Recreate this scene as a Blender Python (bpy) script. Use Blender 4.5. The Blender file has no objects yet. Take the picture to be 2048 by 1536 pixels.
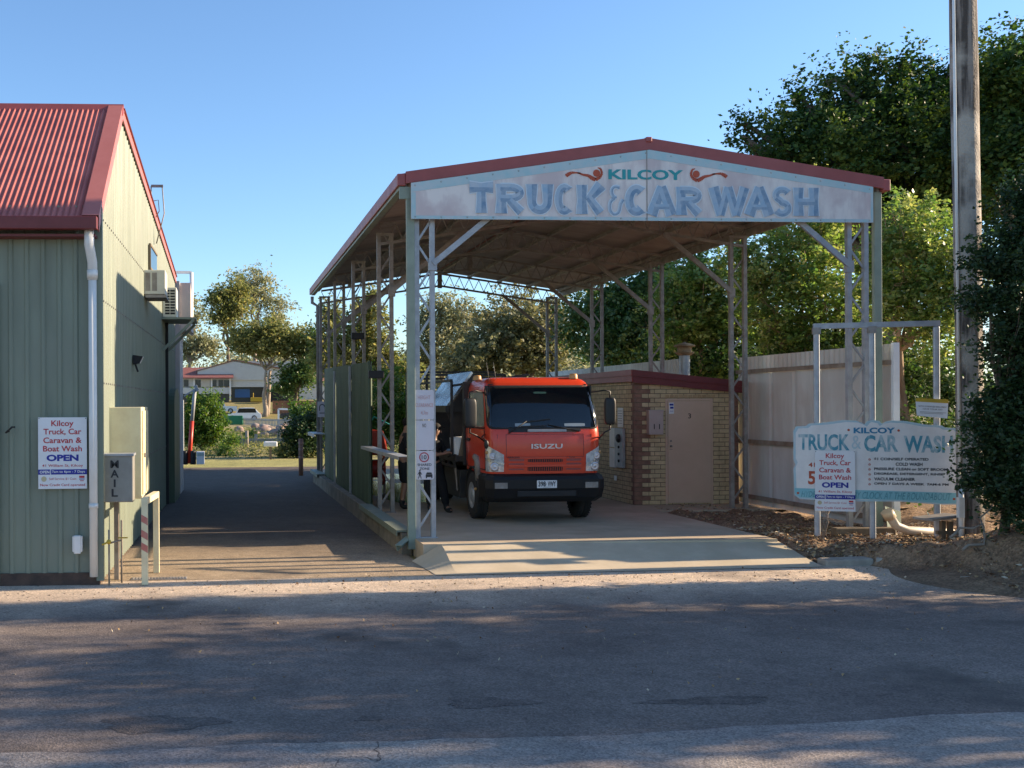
import bpy, bmesh, math, random
import numpy as np
from mathutils import Vector, Matrix, Quaternion
random.seed(7); rng = np.random.default_rng(11)
C = bpy.context.scene.collection
PI = math.pi
# ---------------------------------------------------------------- camera model (photo 2048x1536)
TH = math.atan(164/2150.0); PX, PY, F, RO, H = 604.0, 811.0, 2150.0, .005, 2.0
def _uv(px, py):
    u0 = px-PX; v0 = PY-py
    return (u0*math.cos(RO)+v0*math.sin(RO))/F, (-u0*math.sin(RO)+v0*math.cos(RO))/F
def at(px, py, Y):
    "world point seen at a photo pixel on the upright plane at distance Y"
    u, v = _uv(px, py); d = Y/(math.cos(TH)-u*math.sin(TH))
    return Vector((d*(u*math.cos(TH)+math.sin(TH)), Y, H+v*d))
def atx(px, py, X):
    "world point seen at a photo pixel on the plane X = const"
    u, v = _uv(px, py); d = X/(u*math.cos(TH)+math.sin(TH))
    return Vector((X, d*(math.cos(TH)-u*math.sin(TH)), H+v*d))
def gd(px, py, z=-.25):
    u, v = _uv(px, py); d = (z-H)/v
    return Vector((d*(u*math.cos(TH)+math.sin(TH)), d*(math.cos(TH)-u*math.sin(TH)), z))
# ---------------------------------------------------------------- materials
def nt(m):
    m.use_nodes = True; t = m.node_tree; t.nodes.clear(); return t
def mat(name, col, rough=.6, metal=0., col2=None, scale=3., amt=.5, bump=0., bscale=60., spec=.5, stretch=None, col3=None, scale3=.6, coat=0., detail=6., contrast=(.35,.65)):
    """principled paint/stone/metal with noise-driven colour and roughness variation and fine bump"""
    m = bpy.data.materials.new(name); t = nt(m); N = t.nodes; L = t.links
    out = N.new('ShaderNodeOutputMaterial'); p = N.new('ShaderNodeBsdfPrincipled'); L.new(p.outputs[0], out.inputs[0])
    tc = N.new('ShaderNodeNewGeometry'); src = tc.outputs['Position']
    mp = N.new('ShaderNodeMapping'); L.new(src, mp.inputs[0])
    if stretch: mp.inputs['Scale'].default_value = stretch
    n = N.new('ShaderNodeTexNoise'); n.inputs['Scale'].default_value = scale; n.inputs['Detail'].default_value = detail; n.inputs['Roughness'].default_value = .65
    L.new(mp.outputs[0], n.inputs['Vector'])
    r = N.new('ShaderNodeValToRGB'); r.color_ramp.elements[0].position = contrast[0]; r.color_ramp.elements[1].position = contrast[1]
    L.new(n.outputs[0], r.inputs[0])
    c2 = col2 if col2 else tuple(c*.75 for c in col)
    mx = N.new('ShaderNodeMix'); mx.data_type = 'RGBA'; mx.inputs[6].default_value = (*col, 1)
    mx.inputs[7].default_value = (*[a*(1-amt)+b*amt for a, b in zip(col, c2)], 1)
    L.new(r.outputs[0], mx.inputs[0]); last = mx.outputs[2]
    if col3:
        n3 = N.new('ShaderNodeTexNoise'); n3.inputs['Scale'].default_value = scale3; n3.inputs['Detail'].default_value = 5; L.new(src, n3.inputs['Vector'])
        r3 = N.new('ShaderNodeValToRGB'); r3.color_ramp.elements[0].position = .48; r3.color_ramp.elements[1].position = .62; L.new(n3.outputs[0], r3.inputs[0])
        m3 = N.new('ShaderNodeMix'); m3.data_type = 'RGBA'; L.new(r3.outputs[0], m3.inputs[0]); L.new(last, m3.inputs[6]); m3.inputs[7].default_value = (*col3, 1); last = m3.outputs[2]
    L.new(last, p.inputs['Base Color'])
    mr = N.new('ShaderNodeMapRange'); mr.inputs[3].default_value = max(.02, rough-.1); mr.inputs[4].default_value = min(1, rough+.12)
    L.new(n.outputs[0], mr.inputs[0]); L.new(mr.outputs[0], p.inputs['Roughness'])
    p.inputs['Metallic'].default_value = metal; p.inputs['Specular IOR Level'].default_value = spec; p.inputs['Coat Weight'].default_value = coat
    if bump:
        nb = N.new('ShaderNodeTexNoise'); nb.inputs['Scale'].default_value = bscale; nb.inputs['Detail'].default_value = 5; L.new(src, nb.inputs['Vector'])
        b = N.new('ShaderNodeBump'); b.inputs['Strength'].default_value = bump; b.inputs['Distance'].default_value = .02; L.new(nb.outputs[0], b.inputs['Height']); L.new(b.outputs[0], p.inputs['Normal'])
    m['bsdf'] = 1
    return m
def leafmat(name, ca, cb, cc, trans=.35, rough=.45, spec=.4):
    m = bpy.data.materials.new(name); t = nt(m); N = t.nodes; L = t.links
    out = N.new('ShaderNodeOutputMaterial'); p = N.new('ShaderNodeBsdfPrincipled'); tr = N.new('ShaderNodeBsdfTranslucent'); mxs = N.new('ShaderNodeMixShader')
    a = N.new('ShaderNodeAttribute'); a.attribute_name = 'tone'
    r = N.new('ShaderNodeValToRGB'); e = r.color_ramp.elements
    e[0].color = (*ca, 1); e[1].color = (*cc, 1); k = e.new(.5); k.color = (*cb, 1)
    L.new(a.outputs['Fac'], r.inputs[0]); L.new(r.outputs[0], p.inputs['Base Color'])
    h = N.new('ShaderNodeHueSaturation'); h.inputs['Value'].default_value = 1.5; h.inputs['Saturation'].default_value = 1.15; L.new(r.outputs[0], h.inputs['Color']); L.new(h.outputs[0], tr.inputs[0])
    p.inputs['Roughness'].default_value = rough; p.inputs['Specular IOR Level'].default_value = spec
    mxs.inputs[0].default_value = trans; L.new(p.outputs[0], mxs.inputs[1]); L.new(tr.outputs[0], mxs.inputs[2]); L.new(mxs.outputs[0], out.inputs[0])
    return m
def bsdf(m): return [n for n in m.node_tree.nodes if n.type == 'BSDF_PRINCIPLED'][0]
# ---------------------------------------------------------------- mesh builder
BASE = {}      # object name -> accumulated world location of its origin
class MB:
    def __init__(s): s.v = []; s.f = []; s.m = []; s.mi = 0; s.smooth = []; s.sm = False
    def add(s, vs, fs):
        k = len(s.v); s.v += [tuple(v) for v in vs]; s.f += [tuple(k+i for i in f) for f in fs]; s.m += [s.mi]*len(fs); s.smooth += [s.sm]*len(fs); return s
    def box(s, a, b, M=None):
        x0, y0, z0 = a; x1, y1, z1 = b
        vs = [Vector(p) for p in ((x0,y0,z0),(x1,y0,z0),(x1,y1,z0),(x0,y1,z0),(x0,y0,z1),(x1,y0,z1),(x1,y1,z1),(x0,y1,z1))]
        if M is not None: vs = [M @ v for v in vs]
        return s.add(vs, [(0,3,2,1),(4,5,6,7),(0,1,5,4),(1,2,6,5),(2,3,7,6),(3,0,4,7)])
    def bar(s, p0, p1, w, h, up=(0,0,1)):
        "rectangular bar from p0 to p1, w across, h along up"
        p0 = Vector(p0); p1 = Vector(p1); d = (p1-p0).normalized(); up = Vector(up)
        x = d.cross(up)
        if x.length < 1e-4: x = d.cross(Vector((0,1,0)))
        x.normalize(); y = x.cross(d)
        vs = []
        for p in (p0, p1):
            for a, b in ((-1,-1),(1,-1),(1,1),(-1,1)): vs.append(p+x*(a*w/2)+y*(b*h/2))
        return s.add(vs, [(0,1,2,3),(7,6,5,4),(0,4,5,1),(1,5,6,2),(2,6,7,3),(3,7,4,0)])
    def tube(s, pts, rs, n=8, cap=True, jit=0):
        pts = [Vector(p) for p in pts]
        if not hasattr(rs, '__len__'): rs = [rs]*len(pts)
        k = len(s.v); px = None; vs = []; sm = s.sm; s.sm = True
        for i, p in enumerate(pts):
            d = (pts[min(i+1, len(pts)-1)]-pts[max(i-1, 0)])
            d = d.normalized() if d.length > 1e-9 else Vector((0,0,1))
            if px is None:
                px = d.cross(Vector((0,0,1)))
                if px.length < .1: px = d.cross(Vector((0,1,0)))
            px = (px-d*px.dot(d)).normalized(); py = d.cross(px)
            for j in range(n):
                a = 2*PI*j/n; r = rs[i]*(1+(random.uniform(-jit, jit) if jit else 0)); vs.append(p+(px*math.cos(a)+py*math.sin(a))*r)
        fs = []
        for i in range(len(pts)-1):
            for j in range(n): fs.append((i*n+j, i*n+(j+1)%n, (i+1)*n+(j+1)%n, (i+1)*n+j))
        s.add(vs, fs); s.sm = False
        if cap:
            s.add([], []); kk = len(s.v)-len(vs)
            s.f += [tuple(kk+j for j in reversed(range(n))), tuple(kk+(len(pts)-1)*n+j for j in range(n))]; s.m += [s.mi]*2; s.smooth += [False]*2
        s.sm = sm; return s
    def lathe(s, prof, origin, axis='x', n=28, smooth=True):
        "prof: (along, radius)"
        o = Vector(origin); vs = []; fs = []; sm = s.sm; s.sm = smooth
        for a, r in prof:
            for j in range(n):
                t = 2*PI*j/n; c, q = math.cos(t)*r, math.sin(t)*r
                vs.append(o+(Vector((a, c, q)) if axis == 'x' else Vector((c, a, q)) if axis == 'y' else Vector((c, q, a))))
        for i in range(len(prof)-1):
            for j in range(n): fs.append((i*n+j, i*n+(j+1)%n, (i+1)*n+(j+1)%n, (i+1)*n+j))
        s.add(vs, fs); s.sm = sm; return s
    def ball(s, c, r, n=10, sc=(1,1,1)):
        prof = [(-r*sc[2]*math.cos(PI*i/n), max(1e-4, r*math.sin(PI*i/n))) for i in range(n+1)]
        k = len(s.v); s.lathe(prof, (0,0,0), 'z', n=n+4)
        for i in range(k, len(s.v)):
            x, y, z = s.v[i]; s.v[i] = (x*sc[0]+c[0], y*sc[1]+c[1], z+c[2])
        return s
    def prism(s, poly, off):
        "closed polygon of 3-D points pushed by the vector off"
        n = len(poly); off = Vector(off); P = [Vector(p) for p in poly]; Q = [p+off for p in P]
        return s.add(P+Q, [tuple(range(n)), tuple(reversed(range(n, 2*n)))]+[(i, i+n, (i+1)%n+n, (i+1)%n) for i in range(n)])
    def quad(s, *p): return s.add(p, [tuple(range(len(p)))])
    def grid(s, fn, nu, nv, smooth=True):
        sm = s.sm; s.sm = smooth
        vs = [fn(i/nu, j/nv) for j in range(nv+1) for i in range(nu+1)]
        s.add(vs, [(j*(nu+1)+i, j*(nu+1)+i+1, (j+1)*(nu+1)+i+1, (j+1)*(nu+1)+i) for j in range(nv) for i in range(nu)]); s.sm = sm; return s
    def build(s, name, mats, parent=None, local=False, bevel=0, flat=False, solid=0, recalc=True):
        if not isinstance(mats, (list, tuple)): mats = [mats]
        me = bpy.data.meshes.new(name); o = bpy.data.objects.new(name, me); C.objects.link(o)
        if parent is None and not local:
            xs = [v[0] for v in s.v]; ys = [v[1] for v in s.v]; zs = [v[2] for v in s.v]
            org = Vector(((min(xs)+max(xs))/2, (min(ys)+max(ys))/2, min(zs))); o.location = org; BASE[o.name] = org
        elif parent is not None:
            o.parent = parent; org = Vector((0,0,0)) if local else BASE[parent.name]; BASE[o.name] = BASE.get(parent.name, Vector((0,0,0)))
        else: org = Vector((0,0,0)); BASE[o.name] = org
        me.from_pydata([(v[0]-org[0], v[1]-org[1], v[2]-org[2]) for v in s.v], [], s.f)
        for m in mats: me.materials.append(m)
        me.polygons.foreach_set('material_index', s.m); me.polygons.foreach_set('use_smooth', s.smooth)
        if recalc or bevel:
            bm = bmesh.new(); bm.from_mesh(me)
            if bevel: bmesh.ops.remove_doubles(bm, verts=bm.verts, dist=1e-5)
            if recalc: bmesh.ops.recalc_face_normals(bm, faces=bm.faces)
            bm.to_mesh(me); bm.free()
        if bevel:
            b = o.modifiers.new('bevel', 'BEVEL'); b.width = bevel; b.segments = 2; b.limit_method = 'ANGLE'; b.angle_limit = .7
            b.harden_normals = False
        if solid:
            b = o.modifiers.new('solid', 'SOLIDIFY'); b.thickness = solid; b.offset = -1
        me.update(); return o
def tag(o, label=None, cat=None, group=None, kind=None):
    if label: o['label'] = label
    if cat: o['category'] = cat
    if group: o['group'] = group
    if kind: o['kind'] = kind
    return o
def empty(name, loc, label=None, cat=None, group=None, rz=0):
    o = bpy.data.objects.new(name, None); C.objects.link(o); o.location = loc; o.rotation_euler = (0,0,rz); o.empty_display_size = .2
    BASE[o.name] = Vector(loc); return tag(o, label, cat, group)
def struct(mb, name, m, **k): return tag(mb.build(name, m, **k), name.replace('_', ' '), None, None, 'structure')
# ---------------------------------------------------------------- text
_tc = {}
def glyphs(txt, bold=0., shear=0.):
    key = (txt, bold, shear)
    if key in _tc: return _tc[key]
    cu = bpy.data.curves.new('lettering', 'FONT'); cu.body = txt; cu.resolution_u = 3; cu.offset = bold; cu.shear = shear; cu.fill_mode = 'FRONT'
    o = bpy.data.objects.new('lettering_source', cu); C.objects.link(o); bpy.context.view_layer.update()
    dg = bpy.context.evaluated_depsgraph_get(); me = o.evaluated_get(dg).to_mesh()
    V = [(v.co.x, v.co.y) for v in me.vertices]; Fs = [tuple(p.vertices) for p in me.polygons]
    o.evaluated_get(dg).to_mesh_clear(); bpy.data.objects.remove(o); bpy.data.curves.remove(cu)
    xs = [v[0] for v in V]; ys = [v[1] for v in V]
    r = ([(x-min(xs), y-min(ys)) for x, y in V], Fs, max(xs)-min(xs), max(ys)-min(ys)); _tc[key] = r; return r
class Plane2:
    "a flat face in space: O top-left corner, R right, U up, N towards the viewer"
    def __init__(s, O, R, U, W, Hh):
        s.O = Vector(O); s.R = Vector(R).normalized(); s.U = Vector(U).normalized(); s.N = s.R.cross(s.U).normalized(); s.W = W; s.H = Hh
    def p(s, x, y, e=0): return s.O+s.R*x-s.U*y+s.N*e          # x right, y down (metres)
    def text(s, mb, txt, cx, cy, w, h, bold=.02, e=.004, shear=0.):
        V, Fs, tw, th = glyphs(txt, bold, shear)
        mb.add([s.p(cx-w/2+x/tw*w, cy+h/2-y/th*h, e) for x, y in V], Fs)
    def rect(s, mb, x0, y0, x1, y1, e=.003): mb.add([s.p(x0,y1,e), s.p(x1,y1,e), s.p(x1,y0,e), s.p(x0,y0,e)], [(0,1,2,3)])
    def disc(s, mb, cx, cy, r, e=.003, r0=0, n=20, ry=None):
        ry = ry or r
        a = [s.p(cx+r*math.cos(2*PI*i/n), cy+ry*math.sin(2*PI*i/n), e) for i in range(n)]
        if r0:
            b = [s.p(cx+r0*math.cos(2*PI*i/n), cy+r0*ry/r*math.sin(2*PI*i/n), e) for i in range(n)]
            mb.add(a+b, [(i, i+n, (i+1)%n+n, (i+1)%n) for i in range(n)])
        else: mb.add(list(reversed(a)), [tuple(range(n))])
    def poly(s, mb, pts, e=.003): mb.add([s.p(x, y, e) for x, y in pts], [tuple(range(len(pts)))])
# ---------------------------------------------------------------- colours
M = {}
def D(k, *a, **kw): M[k] = mat(k, *a, **kw); return M[k]
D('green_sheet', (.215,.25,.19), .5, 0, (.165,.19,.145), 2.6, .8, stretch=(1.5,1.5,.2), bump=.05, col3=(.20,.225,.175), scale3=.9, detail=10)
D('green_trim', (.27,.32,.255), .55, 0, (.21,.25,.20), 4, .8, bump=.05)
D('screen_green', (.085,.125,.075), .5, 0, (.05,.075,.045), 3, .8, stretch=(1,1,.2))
D('red_roof', (.48,.15,.12), .5, 0, (.33,.085,.07), 2, .8, stretch=(.6,1,1), detail=9)
D('red_trim', (.33,.075,.07), .45, 0, (.24,.055,.05), 3, .6)
D('maroon', (.17,.028,.03), .45, 0, (.12,.02,.02), 4, .6)
D('white_pvc', (.78,.77,.74), .4, 0, (.62,.58,.50), 4, .4)
D('white_paint', (.78,.78,.79), .5, 0, (.66,.65,.63), 5, .4)
D('cream', (.80,.72,.47), .5, 0, (.58,.46,.27), 3, .5)
D('ac_white', (.68,.67,.58), .5, 0, (.52,.49,.40), 6, .4)
D('dark', (.012,.012,.014), .6)
D('rubber', (.018,.018,.019), .85, 0, (.035,.032,.028), 9, .6, bump=.3, bscale=90)
D('black_plastic', (.010,.010,.011), .5, 0, (.020,.019,.018), 8, .6)
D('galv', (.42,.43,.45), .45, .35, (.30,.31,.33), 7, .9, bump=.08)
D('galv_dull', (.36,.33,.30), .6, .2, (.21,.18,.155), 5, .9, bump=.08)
D('galv_sheet', (.50,.52,.55), .25, .75, (.30,.31,.34), 3, .9)
D('roof_under', (.40,.36,.32), .75, .05, (.29,.25,.22), 2.5, .8, stretch=(.3,1,1))
D('sign_white', (.78,.72,.68), .6, 0, (.50,.43,.43), 3.0, .9, stretch=(1.6,1,.4), col3=(.60,.50,.49), scale3=1.5, detail=12, contrast=(.45,.72))
D('sign_cream', (.80,.77,.73), .6, 0, (.68,.64,.60), 5, .7)
D('sign_blue_edge', (.36,.56,.60), .6, 0, (.52,.58,.60), 6, .9)
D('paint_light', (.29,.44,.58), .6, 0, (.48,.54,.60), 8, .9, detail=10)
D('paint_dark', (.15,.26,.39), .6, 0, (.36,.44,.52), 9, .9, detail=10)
D('paint_halo', (.70,.78,.84), .6)
D('bark_warm', (.40,.27,.17), .9, 0, (.22,.14,.09), 5, .9, stretch=(1,1,.3), bump=.3)
D('teal', (.015,.27,.30), .55, 0, (.03,.36,.38), 8, .8)
D('teal_faded', (.07,.28,.36), .6, 0, (.50,.58,.58), 7, .95, contrast=(.46,.62), detail=10, stretch=(1,1,.6))
D('teal_word', (.03,.22,.38), .6)
D('aqua', (.20,.48,.53), .6, 0, (.30,.52,.55), 6, .8)
D('orange_red', (.50,.09,.035), .6, 0, (.36,.06,.03), 8, .7)
D('sign_red', (.52,.035,.05), .5); D('sign_blue', (.015,.025,.30), .5); D('ink', (.03,.03,.035), .6)
D('ink_faded', (.12,.10,.10), .7, 0, (.3,.25,.22), 14, .7)
D('faded_red', (.55,.28,.28), .6, 0, (.64,.5,.5), 9, .8)
D('coin', (.55,.47,.30), .4, .3); D('yellow', (.55,.36,.03), .55)
D('concrete', (.62,.51,.36), .85, 0, (.48,.39,.27), 1.6, .8, bump=.25, bscale=130, col3=(.52,.425,.29), scale3=.8)
D('plinth', (.26,.22,.17), .9, 0, (.13,.11,.08), 3, .9, bump=.3)
D('slab_old', (.56,.44,.31), .8, 0, (.38,.30,.21), 1.3, .9, bump=.2, bscale=110, col3=(.44,.34,.24), scale3=.5)
D('kerb_conc', (.42,.38,.32), .9, 0, (.26,.23,.19), 4, .8, bump=.4)
D('truck_orange', (.68,.055,.02), .3, 0, (.56,.045,.018), 3, .5, coat=.25)
D('chrome', (.50,.48,.54), .3, 1.); D('lamp_glass', (.72,.73,.72), .08, .2, (.35,.36,.37), 18, .9, coat=1.)
D('amber', (.60,.33,.12), .4); D('timber', (.23,.17,.11), .8, 0, (.13,.10,.07), 6, .9, stretch=(1,1,.15))
D('truck_dark', (.035,.035,.038), .55, .3, (.07,.06,.05), 4, .8)
D('door_brown', (.62,.44,.32), .55, 0, (.53,.37,.26), 2, .6)
D('brick_trim', (.30,.17,.115), .85, 0, (.17,.085,.06), 6, .8, bump=.2)
D('brick_cream', (.50,.35,.19), .85, 0, (.36,.24,.13), 6, .8, bump=.2)
D('fence_cream', (.76,.77,.73), .55, 0, (.54,.53,.49), 2.5, .8, stretch=(1,1,.2), col3=(.64,.61,.56), scale3=1.1)
D('rail_rust', (.36,.30,.24), .7, 0, (.19,.13,.09), 4, .8)
D('skin', (.38,.21,.14), .55); D('black_cloth', (.014,.014,.017), .9); D('hair', (.015,.011,.009), .8)
D('pole_wood', (.27,.225,.19), .9, 0, (.075,.06,.05), 5, 1., stretch=(3,3,.16), bump=.8, bscale=35, detail=10, col3=(.42,.37,.31), scale3=1.6, contrast=(.42,.56))
D('bark', (.17,.125,.085), .95, 0, (.09,.065,.045), 6, .9, stretch=(1,1,.3), bump=.5, bscale=25)
D('bark_pale', (.42,.35,.28), .9, 0, (.22,.16,.12), 4, .9, stretch=(1,1,.3), bump=.3)
D('twig', (.30,.25,.20), .95); D('red_plastic', (.55,.045,.02), .4); D('grey_pole', (.35,.36,.37), .6)
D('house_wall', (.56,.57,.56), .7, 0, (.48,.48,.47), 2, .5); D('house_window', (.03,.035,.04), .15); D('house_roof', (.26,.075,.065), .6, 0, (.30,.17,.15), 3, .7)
D('car_white', (.80,.80,.80), .25, coat=.5); D('car_dark', (.02,.025,.035), .25, coat=.5); D('glass_dark', (.01,.012,.014), .06)
D('bin_green', (.01,.16,.07), .6); D('blue_tarp', (.04,.12,.30), .6); D('pink_box', (.48,.38,.34), .55, 0, (.40,.30,.26), 6, .5)
# windscreen glass
def glassmat(name, col, rough=.04):
    m = bpy.data.materials.new(name); t = nt(m); N = t.nodes; L = t.links
    out = N.new('ShaderNodeOutputMaterial'); g = N.new('ShaderNodeBsdfGlossy'); g.inputs['Roughness'].default_value = rough
    tr = N.new('ShaderNodeBsdfTransparent'); tr.inputs[0].default_value = (*col, 1); fr = N.new('ShaderNodeFresnel'); fr.inputs[0].default_value = 1.7
    mx = N.new('ShaderNodeMixShader'); L.new(fr.outputs[0], mx.inputs[0]); L.new(tr.outputs[0], mx.inputs[1]); L.new(g.outputs[0], mx.inputs[2]); L.new(mx.outputs[0], out.inputs[0]); return m
M['windscreen'] = glassmat('windscreen', (.72,.80,.84))
def brickmat():
    m = bpy.data.materials.new('cream_brickwork'); t = nt(m); N = t.nodes; L = t.links
    out = N.new('ShaderNodeOutputMaterial'); p = N.new('ShaderNodeBsdfPrincipled'); L.new(p.outputs[0], out.inputs[0]); p.inputs['Roughness'].default_value = .85
    g = N.new('ShaderNodeNewGeometry'); s = N.new('ShaderNodeSeparateXYZ'); L.new(g.outputs['Position'], s.inputs[0])
    a = N.new('ShaderNodeMath'); a.operation = 'ADD'; L.new(s.outputs[0], a.inputs[0]); L.new(s.outputs[1], a.inputs[1])
    c = N.new('ShaderNodeCombineXYZ'); L.new(a.outputs[0], c.inputs[0]); L.new(s.outputs[2], c.inputs[1])
    b = N.new('ShaderNodeTexBrick'); L.new(c.outputs[0], b.inputs['Vector']); b.inputs['Scale'].default_value = 1
    b.inputs['Brick Width'].default_value = .24; b.inputs['Row Height'].default_value = .088; b.inputs['Mortar Size'].default_value = .0055; b.inputs['Mortar Smooth'].default_value = .1; b.inputs['Bias'].default_value = -.1
    b.inputs['Color1'].default_value = (.80,.62,.36,1); b.inputs['Color2'].default_value = (.68,.51,.29,1); b.inputs['Mortar'].default_value = (.17,.12,.08,1)
    n = N.new('ShaderNodeTexNoise'); n.inputs['Scale'].default_value = 9; L.new(g.outputs['Position'], n.inputs['Vector'])
    mx = N.new('ShaderNodeMix'); mx.data_type = 'RGBA'; mx.blend_type = 'MULTIPLY'; mx.inputs[0].default_value = .5; L.new(b.outputs[0], mx.inputs[6]); L.new(n.outputs[0], mx.inputs[7]); 
    L.new(mx.outputs[2], p.inputs['Base Color'])
    bp = N.new('ShaderNodeBump'); bp.inputs['Distance'].default_value = .01; bp.inputs['Strength'].default_value = .8; bp.invert = True; L.new(b.outputs['Fac'], bp.inputs['Height']); L.new(bp.outputs[0], p.inputs['Normal'])
    return m
M['brick'] = brickmat()
def groundmat(name, cols, scale_big, grit=220, bump=.5, rough=.9, spots=None, dust_shade=None, cracks=False):
    "loose stony surface: two mixed colours at large scale, salt-and-pepper stones at small scale; dusty=(y0,y1,colour) dust swept against the verge, painted carport shade down the alley"
    m = bpy.data.materials.new(name); t = nt(m); N = t.nodes; L = t.links
    out = N.new('ShaderNodeOutputMaterial'); p = N.new('ShaderNodeBsdfPrincipled'); L.new(p.outputs[0], out.inputs[0]); p.inputs['Roughness'].default_value = rough; p.inputs['Specular IOR Level'].default_value = .3
    g = N.new('ShaderNodeNewGeometry'); P = g.outputs['Position']
    n1 = N.new('ShaderNodeTexNoise'); n1.inputs['Scale'].default_value = scale_big; n1.inputs['Detail'].default_value = 8; n1.inputs['Roughness'].default_value = .7; L.new(P, n1.inputs['Vector'])
    r1 = N.new('ShaderNodeValToRGB'); e = r1.color_ramp.elements; e[0].position = .32; e[0].color = (*cols[0],1); e[1].position = .68; e[1].color = (*cols[1],1); L.new(n1.outputs[0], r1.inputs[0])
    last = r1.outputs[0]
    if dust_shade:
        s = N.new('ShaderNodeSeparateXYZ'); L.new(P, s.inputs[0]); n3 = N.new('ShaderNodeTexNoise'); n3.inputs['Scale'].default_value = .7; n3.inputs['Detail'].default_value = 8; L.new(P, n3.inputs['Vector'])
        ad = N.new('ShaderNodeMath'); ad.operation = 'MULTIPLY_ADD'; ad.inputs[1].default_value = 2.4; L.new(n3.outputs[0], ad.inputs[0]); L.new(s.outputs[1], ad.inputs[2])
        mr = N.new('ShaderNodeMapRange'); mr.inputs[1].default_value = dust_shade[0]+1.2; mr.inputs[2].default_value = dust_shade[1]+1.2; L.new(ad.outputs[0], mr.inputs[0])
        mx = N.new('ShaderNodeMix'); mx.data_type = 'RGBA'; L.new(mr.outputs[0], mx.inputs[0]); L.new(last, mx.inputs[6]); mx.inputs[7].default_value = (*dust_shade[2],1); last = mx.outputs[2]
    v = N.new('ShaderNodeTexVoronoi'); v.inputs['Scale'].default_value = grit*.4; L.new(P, v.inputs['Vector'])
    hs = N.new('ShaderNodeSeparateColor'); L.new(v.outputs['Color'], hs.inputs[0])
    r2 = N.new('ShaderNodeMapRange'); r2.inputs[3].default_value = .68; r2.inputs[4].default_value = 1.35; L.new(hs.outputs[0], r2.inputs[0])
    mm = N.new('ShaderNodeVectorMath'); mm.operation = 'SCALE'; L.new(last, mm.inputs[0]); L.new(r2.outputs[0], mm.inputs['Scale']); last = mm.outputs[0]
    n4 = N.new('ShaderNodeTexNoise'); n4.inputs['Scale'].default_value = 2.3; n4.inputs['Detail'].default_value = 10; n4.inputs['Roughness'].default_value = .8; L.new(P, n4.inputs['Vector'])
    r4 = N.new('ShaderNodeMapRange'); r4.inputs[1].default_value = .3; r4.inputs[2].default_value = .7; r4.inputs[3].default_value = .72; r4.inputs[4].default_value = 1.25; L.new(n4.outputs[0], r4.inputs[0])
    m4 = N.new('ShaderNodeVectorMath'); m4.operation = 'SCALE'; L.new(last, m4.inputs[0]); L.new(r4.outputs[0], m4.inputs['Scale']); last = m4.outputs[0]
    if spots:
        n5 = N.new('ShaderNodeTexNoise'); n5.inputs['Scale'].default_value = .55; n5.inputs['Detail'].default_value = 6; L.new(P, n5.inputs['Vector'])
        r5 = N.new('ShaderNodeMapRange'); r5.inputs[1].default_value = .60; r5.inputs[2].default_value = .72; L.new(n5.outputs[0], r5.inputs[0])
        m5 = N.new('ShaderNodeMix'); m5.data_type = 'RGBA'; L.new(r5.outputs[0], m5.inputs[0]); L.new(last, m5.inputs[6]); m5.inputs[7].default_value = (*spots,1); last = m5.outputs[2]
    if cracks:
        nw = N.new('ShaderNodeTexNoise'); nw.inputs['Scale'].default_value = 1.7; nw.inputs['Detail'].default_value = 6; L.new(P, nw.inputs['Vector'])
        ad2 = N.new('ShaderNodeVectorMath'); ad2.operation = 'MULTIPLY_ADD'; ad2.inputs[1].default_value = (1.1,1.1,0); L.new(nw.outputs['Color'], ad2.inputs[0]); L.new(P, ad2.inputs[2])
        vc = N.new('ShaderNodeTexVoronoi'); vc.feature = 'DISTANCE_TO_EDGE'; vc.inputs['Scale'].default_value = .55; L.new(ad2.outputs[0], vc.inputs['Vector'])
        rc = N.new('ShaderNodeMapRange'); rc.inputs[1].default_value = .001; rc.inputs[2].default_value = .007; rc.inputs[3].default_value = 1; rc.inputs[4].default_value = 0; L.new(vc.outputs['Distance'], rc.inputs[0])
        nm = N.new('ShaderNodeTexNoise'); nm.inputs['Scale'].default_value = .4; L.new(P, nm.inputs['Vector']); rm = N.new('ShaderNodeMapRange'); rm.inputs[1].default_value = .5; rm.inputs[2].default_value = .62; L.new(nm.outputs[0], rm.inputs[0])
        mu = N.new('ShaderNodeMath'); mu.operation = 'MULTIPLY'; L.new(rc.outputs[0], mu.inputs[0]); L.new(rm.outputs[0], mu.inputs[1])
        mc = N.new('ShaderNodeMix'); mc.data_type = 'RGBA'; L.new(mu.outputs[0], mc.inputs[0]); L.new(last, mc.inputs[6]); mc.inputs[7].default_value = (.075,.062,.055,1); last = mc.outputs[2]
    L.new(last, p.inputs['Base Color'])
    nb = N.new('ShaderNodeTexNoise'); nb.inputs['Scale'].default_value = 14; nb.inputs['Detail'].default_value = 10; nb.inputs['Roughness'].default_value = .8; L.new(P, nb.inputs['Vector'])
    ab = N.new('ShaderNodeMath'); ab.operation = 'MULTIPLY_ADD'; ab.inputs[1].default_value = .5; L.new(v.outputs['Distance'], ab.inputs[0]); L.new(nb.outputs[0], ab.inputs[2])
    b = N.new('ShaderNodeBump'); b.inputs['Strength'].default_value = bump; b.inputs['Distance'].default_value = .03; L.new(ab.outputs[0], b.inputs['Height']); L.new(b.outputs[0], p.inputs['Normal'])
    return m
M['asphalt'] = groundmat('worn_asphalt', [(.150,.117,.100),(.225,.180,.150)], .5, 180, .3, dust_shade=(11.4,13.4,(.60,.47,.35)), spots=(.085,.07,.06))
M['road_seal'] = groundmat('pale_road_seal', [(.25,.205,.18),(.33,.28,.235)], .8, 180, .3, cracks=True)
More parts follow.
